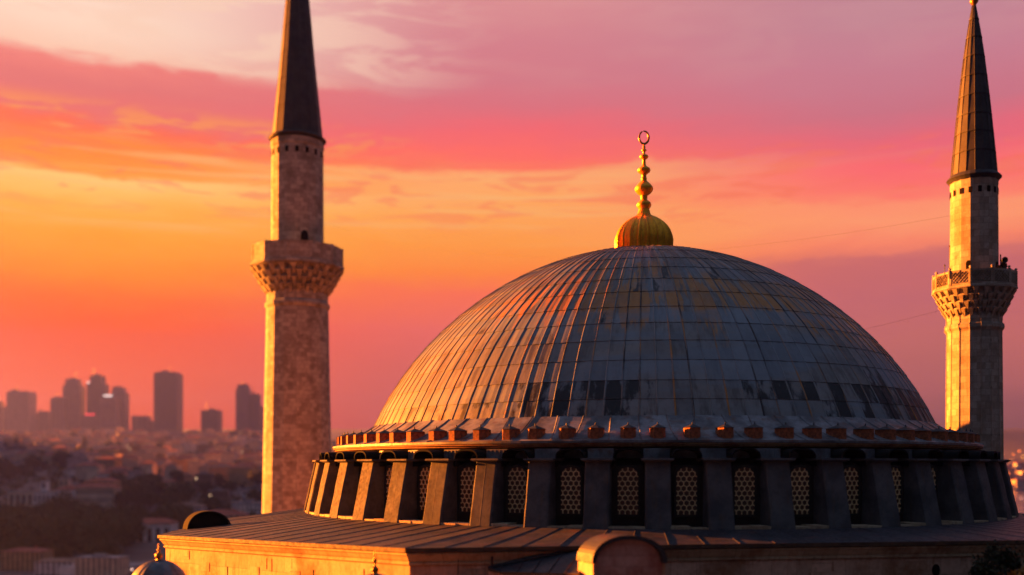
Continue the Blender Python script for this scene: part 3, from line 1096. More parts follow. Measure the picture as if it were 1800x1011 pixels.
# lower terrace roofs round the base (below the frame, carries turrets and shrub)
te = MB()
TP = [(-24, 26), (26, 24), (34, 50), (30.6, 60), (12, 90), (-14, 88), (-30, 60)]
for i in range(len(TP)):
    a, b = TP[i], TP[(i + 1) % len(TP)]
    L = sqrt((a[0] - b[0]) ** 2 + (a[1] - b[1]) ** 2)
    te.face([(a[0] - CX, a[1] - CY, 0), (b[0] - CX, b[1] - CY, 0), (b[0] - CX, b[1] - CY, H - 9), (a[0] - CX, a[1] - CY, H - 9)], [(0, 0), (L, 0), (L, 41), (0, 41)], 0)
te.face([(a[0] - CX, a[1] - CY, H - 9) for a in TP], None, 1)
te.build('lower_terrace', [STONE_WALL, LEAD_DARK], mosque)


# ------------------------------------------------------------------ minarets
def minaret(px, Y, m):
    """m: measures in photo pixels"""
    s = Y / F
    X = (px - 900) * s
    base = thing('minaret', (X, Y, 0), m['label'], 'minaret', 'minarets beside the dome')
    N = 16
    def Z(y): return CZ + (HY - y) * s
    stone = m['stone']
    sh = MB()
    hw = m['shaft']
    pr = [(hw[-1][1] * s * 1.12, 0)] + [(w * s, Z(y)) for y, w in reversed(hw)]
    sh.lathe(pr, N, smooth=False, ph=pi / N)
    if m.get('ribs'):
        for k in range(N):              # thin roll mouldings on the arrises
            a = 2 * pi * k / N + pi / N
            sh.tube([(r * sin(a), -r * cos(a), z) for r, z in pr], .035, 5)
    shaft = sh.build('shaft', stone, base)
    up = MB()
    up.lathe([(w * s, Z(y)) for y, w in reversed(m['upper'])], N, smooth=False, ph=pi / N)
    up.build('upper_shaft', stone, base)
    # balcony: stepped muqarnas, floor ring and parapet
    ba = MB()
    yb, yt, r0, r1 = m['muq']            # bottom y, top y, bottom half width, top half width
    T = 4
    NM = 24
    for k in range(T):
        f0, f1 = k / T, (k + 1) / T
        rr0 = (r0 + (r1 - r0) * f0 ** .85) * s; rr1 = (r0 + (r1 - r0) * f1 ** .85) * s
        za, zb = Z(yb + (yt - yb) * f0), Z(yb + (yt - yb) * f1)
        hgt = zb - za
        ba.lathe([(rr0 * .94, za), (rr0 * .93, zb - hgt * .25), (rr1 * .97, zb - hgt * .2), (rr1 * 1.0, zb - hgt * .18), (rr1 * .99, zb)], NM, smooth=False)
        for q in range(NM):
            a = 2 * pi * (q + (.5 if k % 2 else 0)) / NM
            w = pi * rr1 / NM * .50
            P = []
            for (r, z, ww) in ((rr0 * .93, za - hgt * .75, w * .22), (rr1 * 1.03, zb - hgt * .22, w)):
                for (x, y) in ((-ww, -r), (ww, -r), (ww, -rr0 * .8), (-ww, -rr0 * .8)):
                    P.append(rot((x, y, z), a))
            ba.hexa(P)
    bal = ba.build('muqarnas', stone, base)
    pa = MB()
    NPp = 12
    rp = m['par'][2] * s / cos(pi / NPp) * .965
    zb, zt = Z(m['par'][0]), Z(m['par'][1])
    pa.lathe([(rp * .72, zb - .02 * (zt - zb)), (rp * 1.03, zb), (rp * 1.03, zb + (zt - zb) * .12), (rp * 1.0, zb + (zt - zb) * .16)], NPp, smooth=False)
    pa.lathe([(rp * .6, zb + (zt - zb) * .1), (rp, zb + (zt - zb) * .1)], NPp, smooth=False)
    hgt = zt - zb
    for q in range(NPp):
        a = 2 * pi * (q + .5) / NPp
        half = rp * sin(pi / NPp); ap = rp * cos(pi / NPp)
        def bx(x0, x1, d0, d1, z0, z1):
            pa.hexa([rot(p, a) for p in ((x0, -ap - d1, z0), (x1, -ap - d1, z0), (x1, -ap - d0, z0), (x0, -ap - d0, z0), (x0, -ap - d1, z1), (x1, -ap - d1, z1), (x1, -ap - d0, z1), (x0, -ap - d0, z1))])
        bx(-half, half, -.09, .03, zb + hgt * .16, zb + hgt * .26)
        bx(-half, half, -.09, .03, zb + hgt * .88, zt)
        bx(-half, -half * .84, -.10, .05, zb + hgt * .1, zt + hgt * .02)
        bx(half * .84, half, -.10, .05, zb + hgt * .1, zt + hgt * .02)
        if m.get('pierced'):
            bx(-half * .84, half * .84, -.035, -.02, zb + hgt * .26, zb + hgt * .88)
            nx, nz = 5, 3
            cw = 2 * half * .84 / nx; ch = hgt * .62 / nz
            for ix in range(nx):
                for iz in range(nz):
                    cx_ = -half * .84 + (ix + .5) * cw; cz_ = zb + hgt * .26 + (iz + .5) * ch
                    t_ = .022
                    for sgn in (-1, 1):
                        p0 = (cx_ - cw / 2, cz_ - sgn * ch / 2); p1 = (cx_ + cw / 2, cz_ + sgn * ch / 2)
                        pa.hexa([rot(p, a) for p in ((p0[0], -ap - .05, p0[1] - t_), (p1[0], -ap - .05, p1[1] - t_), (p1[0], -ap + .06, p1[1] - t_), (p0[0], -ap + .06, p0[1] - t_),
                                                     (p0[0], -ap - .01, p0[1] + t_), (p1[0], -ap - .01, p1[1] + t_), (p1[0], -ap + .06, p1[1] + t_), (p0[0], -ap + .06, p0[1] + t_))])
                    if (ix + iz) % 2 == 0:
                        bx(cx_ - cw * .24, cx_ + cw * .24, -.05, .02, cz_ - ch * .28, cz_ + ch * .28)
            if q % 1 == 0:
                aa = 2 * pi * q / NPp
                pa.lathe([(.06, 0), (.06, .07), (.10, .13), (.07, .2), (0, .23)], 8, (rp * .98 * sin(aa), -rp * .98 * cos(aa), zt))
        else:
            bx(-half * .84, half * .84, -.06, .0, zb + hgt * .26, zb + hgt * .88)
    pa.build('parapet', stone, base)
    # small square openings under the eave
    yw, hh, ww, nw = m['holes']
    rw = m['upper'][0][1] * s
    for q in range(nw):
        a = 2 * pi * (q + .5) / nw
        mm = MB()
        r = rw * cos(pi / N) * m.get('holek', 1.0)
        mm.hexa([rot(p, a) for p in ((-ww * s, -r - .02, Z(yw) - hh * s), (ww * s, -r - .02, Z(yw) - hh * s), (ww * s, -r + .3, Z(yw) - hh * s), (-ww * s, -r + .3, Z(yw) - hh * s),
                                     (-ww * s, -r - .02, Z(yw) + hh * s), (ww * s, -r - .02, Z(yw) + hh * s), (ww * s, -r + .3, Z(yw) + hh * s), (-ww * s, -r + .3, Z(yw) + hh * s))])
        mm.build('vent_opening', BLACKV, base)
    # doors on to the balcony
    for (dx, y0, y1, hwid) in m['doors']:
        mm = MB()
        r = (m['upper'][-1][1]) * s * .99
        a = math.asin(max(-.95, min(.95, dx * s / r)))
        yd = -r - .03
        pts = [(-hwid * s, Z(y1))] + arch_pts(hwid * s, Z(y0) - hwid * s * 1.2, Z(y0), 8) + [(hwid * s, Z(y1))]
        for i in range(len(pts) - 1):
            mm.face([rot((0, yd, Z(y1)), a), rot((pts[i + 1][0], yd, pts[i + 1][1]), a), rot((pts[i][0], yd, pts[i][1]), a)])
        for i in range(len(pts) - 1):
            p0, p1 = pts[i], pts[i + 1]
            mm.face([rot((p0[0], yd, p0[1]), a), rot((p1[0], yd, p1[1]), a), rot((p1[0], yd + .4, p1[1]), a), rot((p0[0], yd + .4, p0[1]), a)])
        mm.build('door', BLACKV, base)
    # spire
    sp = MB()
    con = m['cone']
    M_ = m.get('cone_n', 24)
    pr = [(w * s, Z(y)) for y, w in reversed(con)]
    # densify into lead courses with laps
    lap = []
    for (ra, za), (rb, zb_) in zip(pr, pr[1:]):
        lap.append((ra * 1.0 + .018, za)); lap.append((rb, zb_))
    sp.lathe(lap, M_, smooth=False)
    for k in range(M_):
        a = 2 * pi * k / M_
        if k % 2 == 0 or True:
            sp.tube([((r + .012) * sin(a), -(r + .012) * cos(a), z) for r, z in pr], [max(.012, .03 * min(1, r / (pr[0][0] * .5))) for r, z in pr], 4)
    for (r, z) in pr[1:-1]:
        sp.lathe([(r + .005, z - .04), (r + .045, z - .03), (r + .045, z + .02), (r, z + .04)], M_, mi=1, smooth=False)
    spo = sp.build('spire', [LEAD_SPIRE, LEAD_DARK], base)
    ev = MB()
    yE, wE = m['eave']
    r_ = wE * s; rc = pr[0][0]
    ev.lathe([(rw * .98, Z(yE) - .24), (rw * 1.02, Z(yE) - .20), (rw * 1.06, Z(yE) - .12), (r_ * .97, Z(yE) - .05), (r_, Z(yE)), (r_ * .98, Z(yE) + .07), (rc * 1.02, pr[0][1] + .05), (rc * .95, pr[0][1] + .1)], 32, smooth=False)
    ev.build('spire_eave', LEAD_DARK, spo)
    fi = MB()
    zt_ = pr[-1][1]
    q = s / .0374
    fi.lathe([(.10 * q, -.25), (.17 * q, -.12), (.27 * q, .02), (.26 * q, .12), (.10 * q, .25), (.07 * q, .5), (.16 * q, .65), (.15 * q, .78), (.05 * q, .9), (.04 * q, 1.6), (0, 1.7)], 16, (0, 0, zt_))
    fi.build('finial', GOLD_OLD, spo)
    return base


right = minaret(1712, 64.0, dict(
    label='slender pale stone minaret right of the dome with pierced balcony parapet', stone=STONE_MIN, ribs=True,
    shaft=[(556, 44), (560, 45), (571, 44.5), (574, 47.5), (580, 48), (584, 45), (588, 44.2), (780, 46), (1100, 47.5)],
    upper=[(318, 39.2), (330, 39.2), (332, 38.6), (490, 39.5)],
    muq=(557, 513, 45, 65.5), par=(514, 484, 67), pierced=True,
    holes=(342, 5.2, 3.0, 16), doors=[(-24, 464, 484, 4.2), (25, 466, 484, 4.6)],
    cone=[(4, 2.0), (35, 7.2), (68, 12.2), (102, 16.6), (137, 20.6), (172, 24.4), (206, 27.8), (238, 30.8), (272, 34.0), (310, 37.2)],
    cone_n=16, eave=(316, 44.5)))
left = minaret(523, 130.0, dict(
    label='thick out of focus stone minaret left of the dome, its spire cut by the frame', stone=STONE_MIN2,
    shaft=[(516, 53), (522, 53), (532, 53), (536, 56), (541, 56), (545, 53.5), (900, 60.5), (1150, 65)],
    upper=[(252, 45.5), (262, 46), (265, 44.5), (445, 45.5)],
    muq=(517, 474, 53, 78), par=(474, 439, 80), pierced=False,
    holes=(275, 5, 3.0, 16), doors=[(21, 414, 438, 6.5)],
    cone=[(-205, 2), (-150, 7.5), (-100, 12), (-50, 16.2), (0, 20.2), (50, 24.8), (98, 29), (146, 33.8), (195, 39), (243, 43.8)],
    cone_n=16, eave=(247, 50)))

# loudspeakers and rods fixed on the right minaret's balcony
sX, sY = (1712 - 900) * 64 / F, 64.0
ls = thing('loudspeaker', (sX + .90, sY - 1.9, at(0, 484, 64)[2] - .2), 'black cluster of horn loudspeakers in front of the right minaret shaft', 'loudspeaker')
for (dx, dz, r_) in ((0, .40, .24), (-.30, .22, .22), (.10, .78, .19)):
    m = MB()
    m.lathe([(.06, .3), (.08, .16), (.15, .02), (r_, -.14), (r_ * 1.05, -.17), (r_ * .92, -.15), (.05, .02)], 14)
    m.v = [(v[0] + dx, v[2], v[1] + dz) for v in m.v]
    m.build('horn', IRON, ls)
m = MB(); m.tube([(0, .2, -.3), (0, .2, 1.2)], .04, 6); m.build('pole', IRON, ls)
for (px, y0, y1, dz, lab) in ((1669, 434, 484, -1.5, 'tall thin rod with small lamp head on the left rim of the right balcony'),
                              (1660.5, 468, 484, -1.2, 'short thin rod on the left rim of the right minaret balcony')):
    p0 = at(px, y1 + 6, 64 + dz); p1 = at(px, y0, 64 + dz)
    t_ = thing('antenna_rod', p0, lab, 'rod')
    m = MB(); m.tube([(0, 0, 0), (0, 0, p1[2] - p0[2])], .022, 6); m.build('rod', IRON, t_)
    m = MB(); m.lathe([(0, -.05), (.05, 0), (.045, .08), (0, .12)], 8, (0, 0, p1[2] - p0[2])); m.build('rod_tip', IRON, t_)


def cable(p0, p1, sag, r, label):
    m = MB()
    N = 60
    pts = []
    for k in range(N + 1):
        f = k / N
        pts.append(tuple(p0[c] + (p1[c] - p0[c]) * f - (sag * 4 * f * (1 - f) if c == 2 else 0) for c in range(3)))
    m.tube([tuple(p[c] - p0[c] for c in range(3)) for p in pts], r, 5)
    rg = random.Random(4)
    for p in pts[2:-2:1]:
        if rg.random() < .6:
            q = [p[c] - p0[c] for c in range(3)]
            m.tube([tuple(q), (q[0], q[1], q[2] - rg.uniform(.15, .5))], r * .8, 4)
    o = m.build('cable', IRON)
    o.location = p0
    return tag(o, label, 'cable')


cable(at(1671, 379, 63.2), at(570, 392, 127.5), 3.5, .006, 'thin dark cable strung high from the right minaret across behind the gilded finial')
cable(at(1662, 543, 63.0), (CX + 5, CY + 13.2, CZ + 7.4), .25, .006, 'thin dark cable from below the right balcony down to the back of the dome')


# ------------------------------------------------------------------ little domed turrets at the bottom edge
def turret(px, ytop, Y, R, label, fin_px):
    s = Y / F
    x, y, z = at(px, ytop, Y)
    base = thing('domed_turret', (x, y, CZ - 9), label, 'turret', 'small domed turrets by the left wall')
    zt = z - (CZ - 9)
    zc = zt - R
    m = MB()
    n_ = 20
    rows = []
    for k in range(13):
        th = radians(-4 + 93.9 * k / 12)
        row = []
        for i in range(n_ * 4):
            a = 2 * pi * i / (n_ * 4)
            rr_ = R * (1 + (.022 if i % 4 == 0 else 0))
            row.append((rr_ * cos(th) * sin(a), -rr_ * cos(th) * cos(a), zc + rr_ * sin(th)))
        rows.append(row)
    m.grid(rows, True, None, 0, True)
    m.build('dome', LEAD_SKIRT, base)
    m = MB()
    m.lathe([(R * .93, 0), (R * .93, zc - .25), (R * 1.08, zc - .14), (R * 1.1, zc - .04), (R * .98, zc - .02)], 8, smooth=False, ph=pi / 8)
    m.build('turret_wall', STONE_WALL, base)
    m = MB()
    m.lathe([(r * s, zt + h * s) for r, h in fin_px], 16)
    m.build('finial', GOLD_OLD, base)
    return base


turret(279, 985, 33.0, .95, 'small ribbed lead dome with gilded knob at the bottom left beside the wall corner',
       [(5, -1), (5, 1), (3, 2.5), (5.5, 4.5), (6.6, 8), (5.5, 11.5), (2.2, 14), (1.4, 15.5), (2.8, 17), (2.8, 18.5), (1.2, 20), (1.0, 22), (2.0, 23), (1.0, 24.5), (.5, 29), (0, 30)])
turret(659, 1009, 31.0, .80, 'small dome whose tarnished knobbed finial stands before the middle of the sunlit wall',
       [(6, -1), (6, 1), (4, 1.5), (6, 4), (6.8, 8), (5.5, 11), (2.5, 14), (1.6, 18), (2.2, 20), (4.2, 22.5), (3.5, 25), (1.5, 27), (1.1, 31), (2, 32.5), (1, 34), (.5, 41), (0, 42)])

# ------------------------------------------------------------------ foliage
def m_leaf(name, c, c2):
    m, n, b = newmat(name)
    g = n.node('ShaderNodeNewGeometry').outputs['Random Per Island']
    n.l.new(n.mix(g, c, c2), b.inputs['Base Color'])
    b.inputs['Roughness'].default_value = .7
    b.inputs['Specular IOR Level'].default_value = .2
    return m


LEAF = m_leaf('dark green leaves', (.035, .045, .018), (.07, .075, .03))
LEAF_C = m_leaf('cypress needles', (.018, .026, .014), (.035, .042, .022))
LEAF_SUN = m_leaf('leaves painted sunlit orange', (.55, .20, .03), (.20, .12, .03))  # sunlight on the corner shrub put into its leaf colour
LEAF_O = m_leaf('olive leaves', (.075, .06, .022), (.12, .085, .03))
BARK = m_plain('bark', (.07, .05, .035), .9, 0, .4, 3)


def crown_mb(w, h, z0, n_cl, n_lf, ls_, seed, shape='round'):
    r_ = random.Random(seed)
    m = MB()
    for _ in range(n_cl):
        f = r_.random()
        if shape == 'cypress':
            zc = z0 + h * f
            rad_ = w * (1 - f) ** .6 * (min(1, f * 5 + .4)) * .8
            a = r_.uniform(0, 2 * pi); rr_ = rad_ * sqrt(r_.random())
            c = (rr_ * cos(a), rr_ * sin(a), zc); cr_r = w * .35
        else:
            while True:
                p = [r_.uniform(-1, 1) for _ in range(3)]
                d = sqrt(sum(v * v for v in p))
                if .35 < d < 1: break
            c = (p[0] * w * .8, p[1] * w * .8, z0 + h / 2 + p[2] * h * .42); cr_r = w * r_.uniform(.22, .4)
        for _ in range(n_lf):
            q = [c[k] + r_.gauss(0, cr_r * .45) for k in range(3)]
            u_ = mathutils.Vector([r_.gauss(0, 1) for _ in range(3)]).normalized() * ls_ * r_.uniform(.6, 1.2)
            v_ = u_.cross(mathutils.Vector([r_.gauss(0, 1) for _ in range(3)])).normalized() * ls_ * .55
            Q = mathutils.Vector(q)
            m.face([Q - u_, Q + v_, Q + u_, Q - v_])
    return m


def trunk_mb(h, r, seed, w):
    r_ = random.Random(seed)
    m = MB()
    m.tube([(0, 0, 0), (.02 * h, 0, h * .4), (0, .02 * h, h * .8)], [r, r * .7, r * .35], 7)
    for _ in range(4):
        a = r_.uniform(0, 2 * pi)
        m.tube([(0, 0, h * .4), (w * .4 * cos(a), w * .4 * sin(a), h * .62), (w * .65 * cos(a), w * .65 * sin(a), h * .85)], [r * .4, r * .25, r * .08], 5)
    return m


def tree_proto(kind, w, h, seed):
    t_ = bpy.data.objects.new({'cypress': 'cypress_tree', 'round': 'tree', 'olive': 'tree'}[kind], None)
    COL.objects.link(t_)
    if kind == 'cypress':
        crown_mb(w, h * .95, h * .06, 120, 22, w * .13, seed, 'cypress').build('crown', LEAF_C, t_)
    else:
        crown_mb(w, h * .78, h * .25, 46, 40, w * .09, seed).build('crown', LEAF if kind == 'round' else LEAF_O, t_)
    trunk_mb(h, h * .025, seed, w).build('trunk', BARK, t_)
    return t_


# shrub growing on the terrace before the right end of the wall
p = at(1790, 0, 33.2)
shr = thing('shrub', (p[0], p[1], CZ - 9), 'tall shrub with leaves painted sunlit orange at the bottom right corner', 'shrub')
crown_mb(1.0, 4.4, 1.6, 60, 60, .10, 91).build('sun_orange_leaves', LEAF_SUN, shr)
m = MB(); m.tube([(0, 0, 0), (.1, 0, 1.6), (0, .1, 3.4), (.1, 0, 4.6)], [.12, .09, .05, .02], 7)
m.build('stem', BARK, shr)
p = at(1752, 0, 34.6)
shr2 = thing('shrub', (p[0], p[1], CZ - 9), 'dark leafy shrub in shade against the right end of the front wall', 'shrub')
crown_mb(1.25, 4.6, 2.0, 90, 80, .10, 92).build('leaves', LEAF_C, shr2)
m = MB(); m.tube([(0, 0, 0), (.05, 0, 2), (0, .1, 4.2)], [.12, .09, .04], 7)
m.build('stem', BARK, shr2)


# ------------------------------------------------------------------ land, water
def sm(a, b, x):
    t_ = max(0, min(1, (x - a) / (b - a)))
    return t_ * t_ * (3 - 2 * t_)


def lerp_tab(tab, x):
    if x <= tab[0][0]: return tab[0][1]
    for (a, va), (b, vb) in zip(tab, tab[1:]):
        if x <= b:
            return va + (vb - va) * (x - a) / (b - a)
    return tab[-1][1]


LEFT_T = [(0, 0), (450, 0), (620, 2), (800, 6), (900, 10), (1050, 22), (1300, 44), (1700, 68), (2100, 96), (2500, 124), (2700, 122), (3200, 70), (3700, 90), (4500, 190), (5200, 140)]
RIGHT_T = [(0, 0), (700, 0), (850, -4), (1950, -4), (2050, 3), (2600, 30), (3200, 70), (3800, 120), (4500, 222), (5200, 190)]


def land_z(x, y):
    d = max(1.0, y)
    u_ = x / d
    k = sm(.05, .38, u_)
    zl = lerp_tab(LEFT_T, y)
    # the far ridge is low on the far left, higher towards the minaret
    if y > 3200:
        far = 222 + (95 - 222) * (1 - sm(-.46, -.36, u_))
        zl = lerp_tab([(3200, 70), (4500, far), (5200, far * .8)], y)
    elif y > 1500:
        zl += 4 * sin(x * .006 + 1) + 3 * sin(x * .017)
    z = zl * (1 - k) + lerp_tab(RIGHT_T, y) * k
    if y > 1100 and k > .9: z += (5 * sin(x * .003 + .5) + 4 * sin(x * .0071)) * sm(2200, 3500, y)
    if x < 0 and y > 200:
        z += 125 * sm(.60, .85, -u_) * (1 - sm(1.3, 1.6, -u_)) * sm(450, 800, y)  # unseen hill added left of view to keep sun off the town
    if y < 200: z = 0
    return z


EARTH = m_plain('hillside earth and scrub', (.075, .066, .075), .95, 0, .5, .02)
g = MB()
ys = [-110, -40, 50, 200, 400, 500, 620, 700, 800, 850, 900, 970, 1050, 1170, 1300, 1500, 1700, 1850, 1950, 2000, 2050, 2200, 2400, 2500, 2600, 2700, 2950, 3200, 3500, 3800, 4100, 4300, 4500, 4700, 5000]
xs = [-3600 + 7200 * i / 110 for i in range(111)]
g.grid([[(x, y, land_z(x, y)) for x in xs] for y in ys], False, lambda i, j: (i, j), 0, True)
tag(g.build('terrain', EARTH), kind='structure')
wm, n, b = newmat('strait water')
b.inputs['Base Color'].default_value = (.02, .03, .04, 1)
b.inputs['Roughness'].default_value = .18
bump(n, b, n.noise(n.node('ShaderNodeTexCoord').outputs['Object'], .12, 4), .4, 1.0)
g = MB()
g.face([(100, 700, -.8), (3500, 700, -.8), (3500, 2200, -.8), (100, 2200, -.8)])
tag(g.build('water', wm), kind='structure')

# ------------------------------------------------------------------ city
WALLC = {'cream': (.75, .60, .46), 'white': (.85, .78, .76), 'grey': (.55, .50, .53), 'ochre': (.55, .36, .20), 'pink': (.60, .38, .32), 'brown': (.22, .15, .11)}
WM = {k: m_plain(k + ' render', c, .9, 0, .2, .15) for k, c in WALLC.items()}
ROOFC = {'red': (.34, .075, .05), 'brown': (.22, .12, .09), 'grey': (.26, .25, .28)}
RM = {k: m_plain(k + ' roof', c, .85, 0, .3, .2) for k, c in ROOFC.items()}
WIN = m_plain('dark window glass', (.025, .025, .03), .25, 0, .3, .3)
LIT_O = m_emit('lit orange window', (1, .33, .06), 0.224)
LIT_W = m_emit('lit pale window', (1, .62, .36), 0.126)
RED_S = m_emit('red rooftop sign', (1, .05, .07), 0.154)
WHT_S = m_emit('white rooftop light', (1, .85, .8), 0.126)


def house_shapes(w, d, h, roof, fl, cols, lit=0, seed=0):
    """returns wall, roof, window meshes as MB for a house of given size"""
    r_ = random.Random(seed)
    a = MB(); a.box(-w / 2, w / 2, -d / 2, d / 2, -8, h)
    if r_.random() < .4: a.box(w * .1, w * .5 + 2, -d / 2 - 2, d * .2, -8, h * .7)
    rfm = MB()
    e_ = .6
    if roof == 'flat':
        rfm.box(-w / 2 - .2, w / 2 + .2, -d / 2 - .2, d / 2 + .2, h + .01, h + .7)
        rfm.box(-w * .2, w * .1, -d * .2, d * .2, h + .71, h + 3)
    else:
        rh = min(w, d) * .24
        x0, x1, y0, y1 = -w / 2 - e_, w / 2 + e_, -d / 2 - e_, d / 2 + e_
        rx = max(0, w / 2 - d / 2)
        P = [(x0, y0, h), (x1, y0, h), (x1, y1, h), (x0, y1, h), (-rx - .01, 0, h + rh), (rx + .01, 0, h + rh)]
        for q in ((0, 1, 5, 4), (1, 2, 5), (2, 3, 4, 5), (3, 0, 4), (3, 2, 1, 0)): rfm.face([P[k] for k in q])
        rfm.box(w * .2, w * .2 + 1.2, -.6, .6, h, h + rh + 1.2)
    wins = []
    litw = []
    for f in range(fl):
        for c_ in range(cols):
            x = -w / 2 + w * (c_ + .5) / cols; z = h * (f + .35) / fl
            hw_ = w / cols * .22; hh_ = h / fl * .25
            q = (x - hw_, x + hw_, -d / 2 - .08, -d / 2 + .1, z - hh_ + h / fl * .1, z + hh_ + h / fl * .2)
            (litw if r_.random() < lit else wins).append(q)
    for f in range(fl):
        for c_ in range(max(2, cols // 2)):
            y = -d / 2 + d * (c_ + .5) / max(2, cols // 2); z = h * (f + .35) / fl
            hh_ = h / fl * .25
            for s_ in (-1, 1):
                xx = s_ * w / 2
                wins.append((min(xx - .08, xx + .08), max(xx - .08, xx + .08), y - .8, y + .8, z - hh_ + h / fl * .1, z + hh_ + h / fl * .2))
    return a, rfm, wins, litw


def merged_house(key, w, d, h, roof, fl, cols, wc, rc, lit, seed, litmat):
    a, rfm, wins, litw = house_shapes(w, d, h, roof, fl, cols, lit, seed)
    m = MB()
    for src, mi in ((a, 0), (rfm, 1)):
        for f_ in src.f: m.face([src.v[k] for k in f_], None, mi)
    for q in wins: m.box(*q, mi=2)
    for q in litw: m.box(*q, mi=3)
    o = m.build('house', [WM[wc], RM[rc], WIN, litmat])
    return o


rc_ = random.Random(77)
protos = []
for i in range(30):
    w = rc_.uniform(13, 30); d = rc_.uniform(11, 16); h = rc_.choice((8, 11, 14, 17, 20))
    roof = 'hip' if rc_.random() < .6 else 'flat'
    wc = rc_.choice(['cream', 'white', 'grey', 'ochre', 'pink', 'brown', 'cream', 'white', 'grey'])
    rcn = rc_.choice(['red', 'red', 'brown']) if roof == 'hip' else 'grey'
    lit = rc_.choice((0, 0, 0, 0, .05))
    o = merged_house(i, w, d, h, roof, max(2, int(h / 3.2)), max(3, int(w / 3.4)), wc, rcn, lit, i, LIT_W)
    protos.append((o, wc, rcn, roof, w, h))
used = [False] * len(protos)
ORD = ['leftmost', 'second', 'third', 'fourth', 'fifth', 'sixth', 'seventh', 'eighth', 'ninth', 'tenth', 'eleventh', 'twelfth', 'thirteenth', 'fourteenth', 'fifteenth',
       'sixteenth', 'seventeenth', 'eighteenth', 'nineteenth', 'twentieth', 'twenty-first', 'twenty-second', 'twenty-third', 'twenty-fourth', 'twenty-fifth', 'twenty-sixth', 'twenty-seventh', 'twenty-eighth', 'twenty-ninth', 'thirtieth', 'thirty-first', 'thirty-second', 'thirty-third', 'thirty-fourth']


def sizew(w, h):
    return ('long ' if w > 23 else '') + ('low' if h <= 9 else 'tall' if h >= 17 else 'plain')


def put_house(x, y, label, group, rz=None):
    k = rc_.randrange(len(protos))
    o, wc, rcn, roof, w, h = protos[k]
    if used[k]:
        c = o.copy(); COL.objects.link(c)
    else:
        c = o; used[k] = True
    c.location = (x, y, land_z(x, y))
    c.rotation_euler = (0, 0, rc_.uniform(-.35, .35) if rz is None else rz)
    c.scale = (1, 1, rc_.uniform(.85, 1.1))
    tag(c, label.format(sizew(w, h) + ' ' + wc + ' house with ' + (rcn + ' roof' if roof == 'hip' else 'flat roof')), 'house', group)
    return c


# keep-out boxes in photo pixels (big buildings, groves)
LM = [(20, 'left of the first dark cypress'), (85, 'between the two dark cypresses'), (150, 'near the second dark cypress'), (240, 'below the stepped towers'),
      (330, 'below the broad dark tower'), (400, 'below the small square tower'), (520, 'beside the left minaret')]
rowsY = [2480, 2390, 2290, 2190, 2090, 1990, 1890, 1790, 1690, 1590, 1490, 1400, 1310, 1230, 1150]
ROWN = ['ridge top row', 'second row from the ridge', 'third row from the ridge', 'fourth row from the ridge', 'fifth row from the ridge', 'sixth row from the ridge', 'seventh row from the ridge', 'middle row', 'row below the middle', 'seventh lowest row', 'sixth lowest row', 'fifth lowest row', 'fourth lowest row', 'third lowest row', 'lowest hillside row']
cnt = 0
# past three hundred houses: the farthest rows are one object
ALLM = []
far_h = MB()


def stamp_house(x, y):
    o = protos[rc_.randrange(len(protos))][0]
    me = o.data
    mp = []
    for m_ in me.materials:
        if m_ not in ALLM: ALLM.append(m_)
        mp.append(ALLM.index(m_))
    a = rc_.uniform(-.35, .35)
    z = land_z(x, y)
    V = [rot(tuple(v.co), a) for v in me.vertices]
    for p_ in me.polygons:
        far_h.face([(V[k][0] + x, V[k][1] + y, V[k][2] + z) for k in p_.vertices], None, mp[p_.material_index])


for ri, Y in enumerate(rowsY):
    u0, u1 = -.545, -.225
    x = u0 * Y + rc_.uniform(0, 20)
    idx = 0
    while x < u1 * Y:
        px = 900 + F * x / Y
        if Y < 1320 and px < 120:
            x += 26; continue
        if rc_.random() < .04:
            x += 18; continue
        yy = Y + rc_.uniform(-28, 28)
        if ri < 4:
            stamp_house(x, yy)
            x += rc_.uniform(19, 30)
            continue
        lab = '{}, ' + ORD[min(idx, 33)] + ' in the ' + ROWN[ri]
        put_house(x, yy, lab, 'houses on the hillside left of the mosque')
        idx += 1; cnt += 1
        x += rc_.uniform(19, 30) * (1.0 if Y > 1500 else .9)
tag(far_h.build('distant_houses', ALLM), kind='stuff')
# low houses at the near foot, bottom left of the picture
NEARW = ['in the bottom left corner', 'second at the bottom edge', 'third at the bottom edge', 'right of the half round gable', 'beside the thick minaret foot', 'behind the half round gable', 'above the half round gable', 'above the minaret foot', 'left above the white school', 'beside the blue grey block', 'right of the palace wing', 'farther from the gable', 'farthest of these by the minaret']
near = [(48, 1000, 470, 'brown'), (110, 1008, 450, 'b'), (180, 1015, 440, 'c'), (395, 955, 640, 'd'), (440, 930, 760, 'e'), (330, 925, 780, 'f'), (385, 905, 900, 'g'), (440, 892, 980, 'h'),
        (300, 885, 1010, 'i'), (240, 868, 1090, 'j'), (230, 885, 1000, 'k'), (360, 880, 1060, 'l'), (425, 870, 1120, 'm')]
for k, (px, py, Y, _) in enumerate(near):
    x = (px - 900) / F * Y
    hs_ = put_house(x, Y, '{}, ' + NEARW[k],
              'houses at the foot of the hill', rc_.uniform(-.2, .2))
    if k < 3: hs_.scale = (.7, .8, .45)
# right bank beyond the water
for ri, Y in enumerate((2080, 2180, 2300, 2450, 2620, 2800, 3000)):
    x = .495 * Y
    idx = 0
    while x < .56 * Y:
        c = put_house(x, Y + rc_.uniform(-20, 20), '{}, ' + ORD[idx] + ' in shore row ' + ['one','two','three','four','five','six','seven'][ri] + ' up from the water', 'houses on the far right shore')
        idx += 1
        x += rc_.uniform(24, 36)

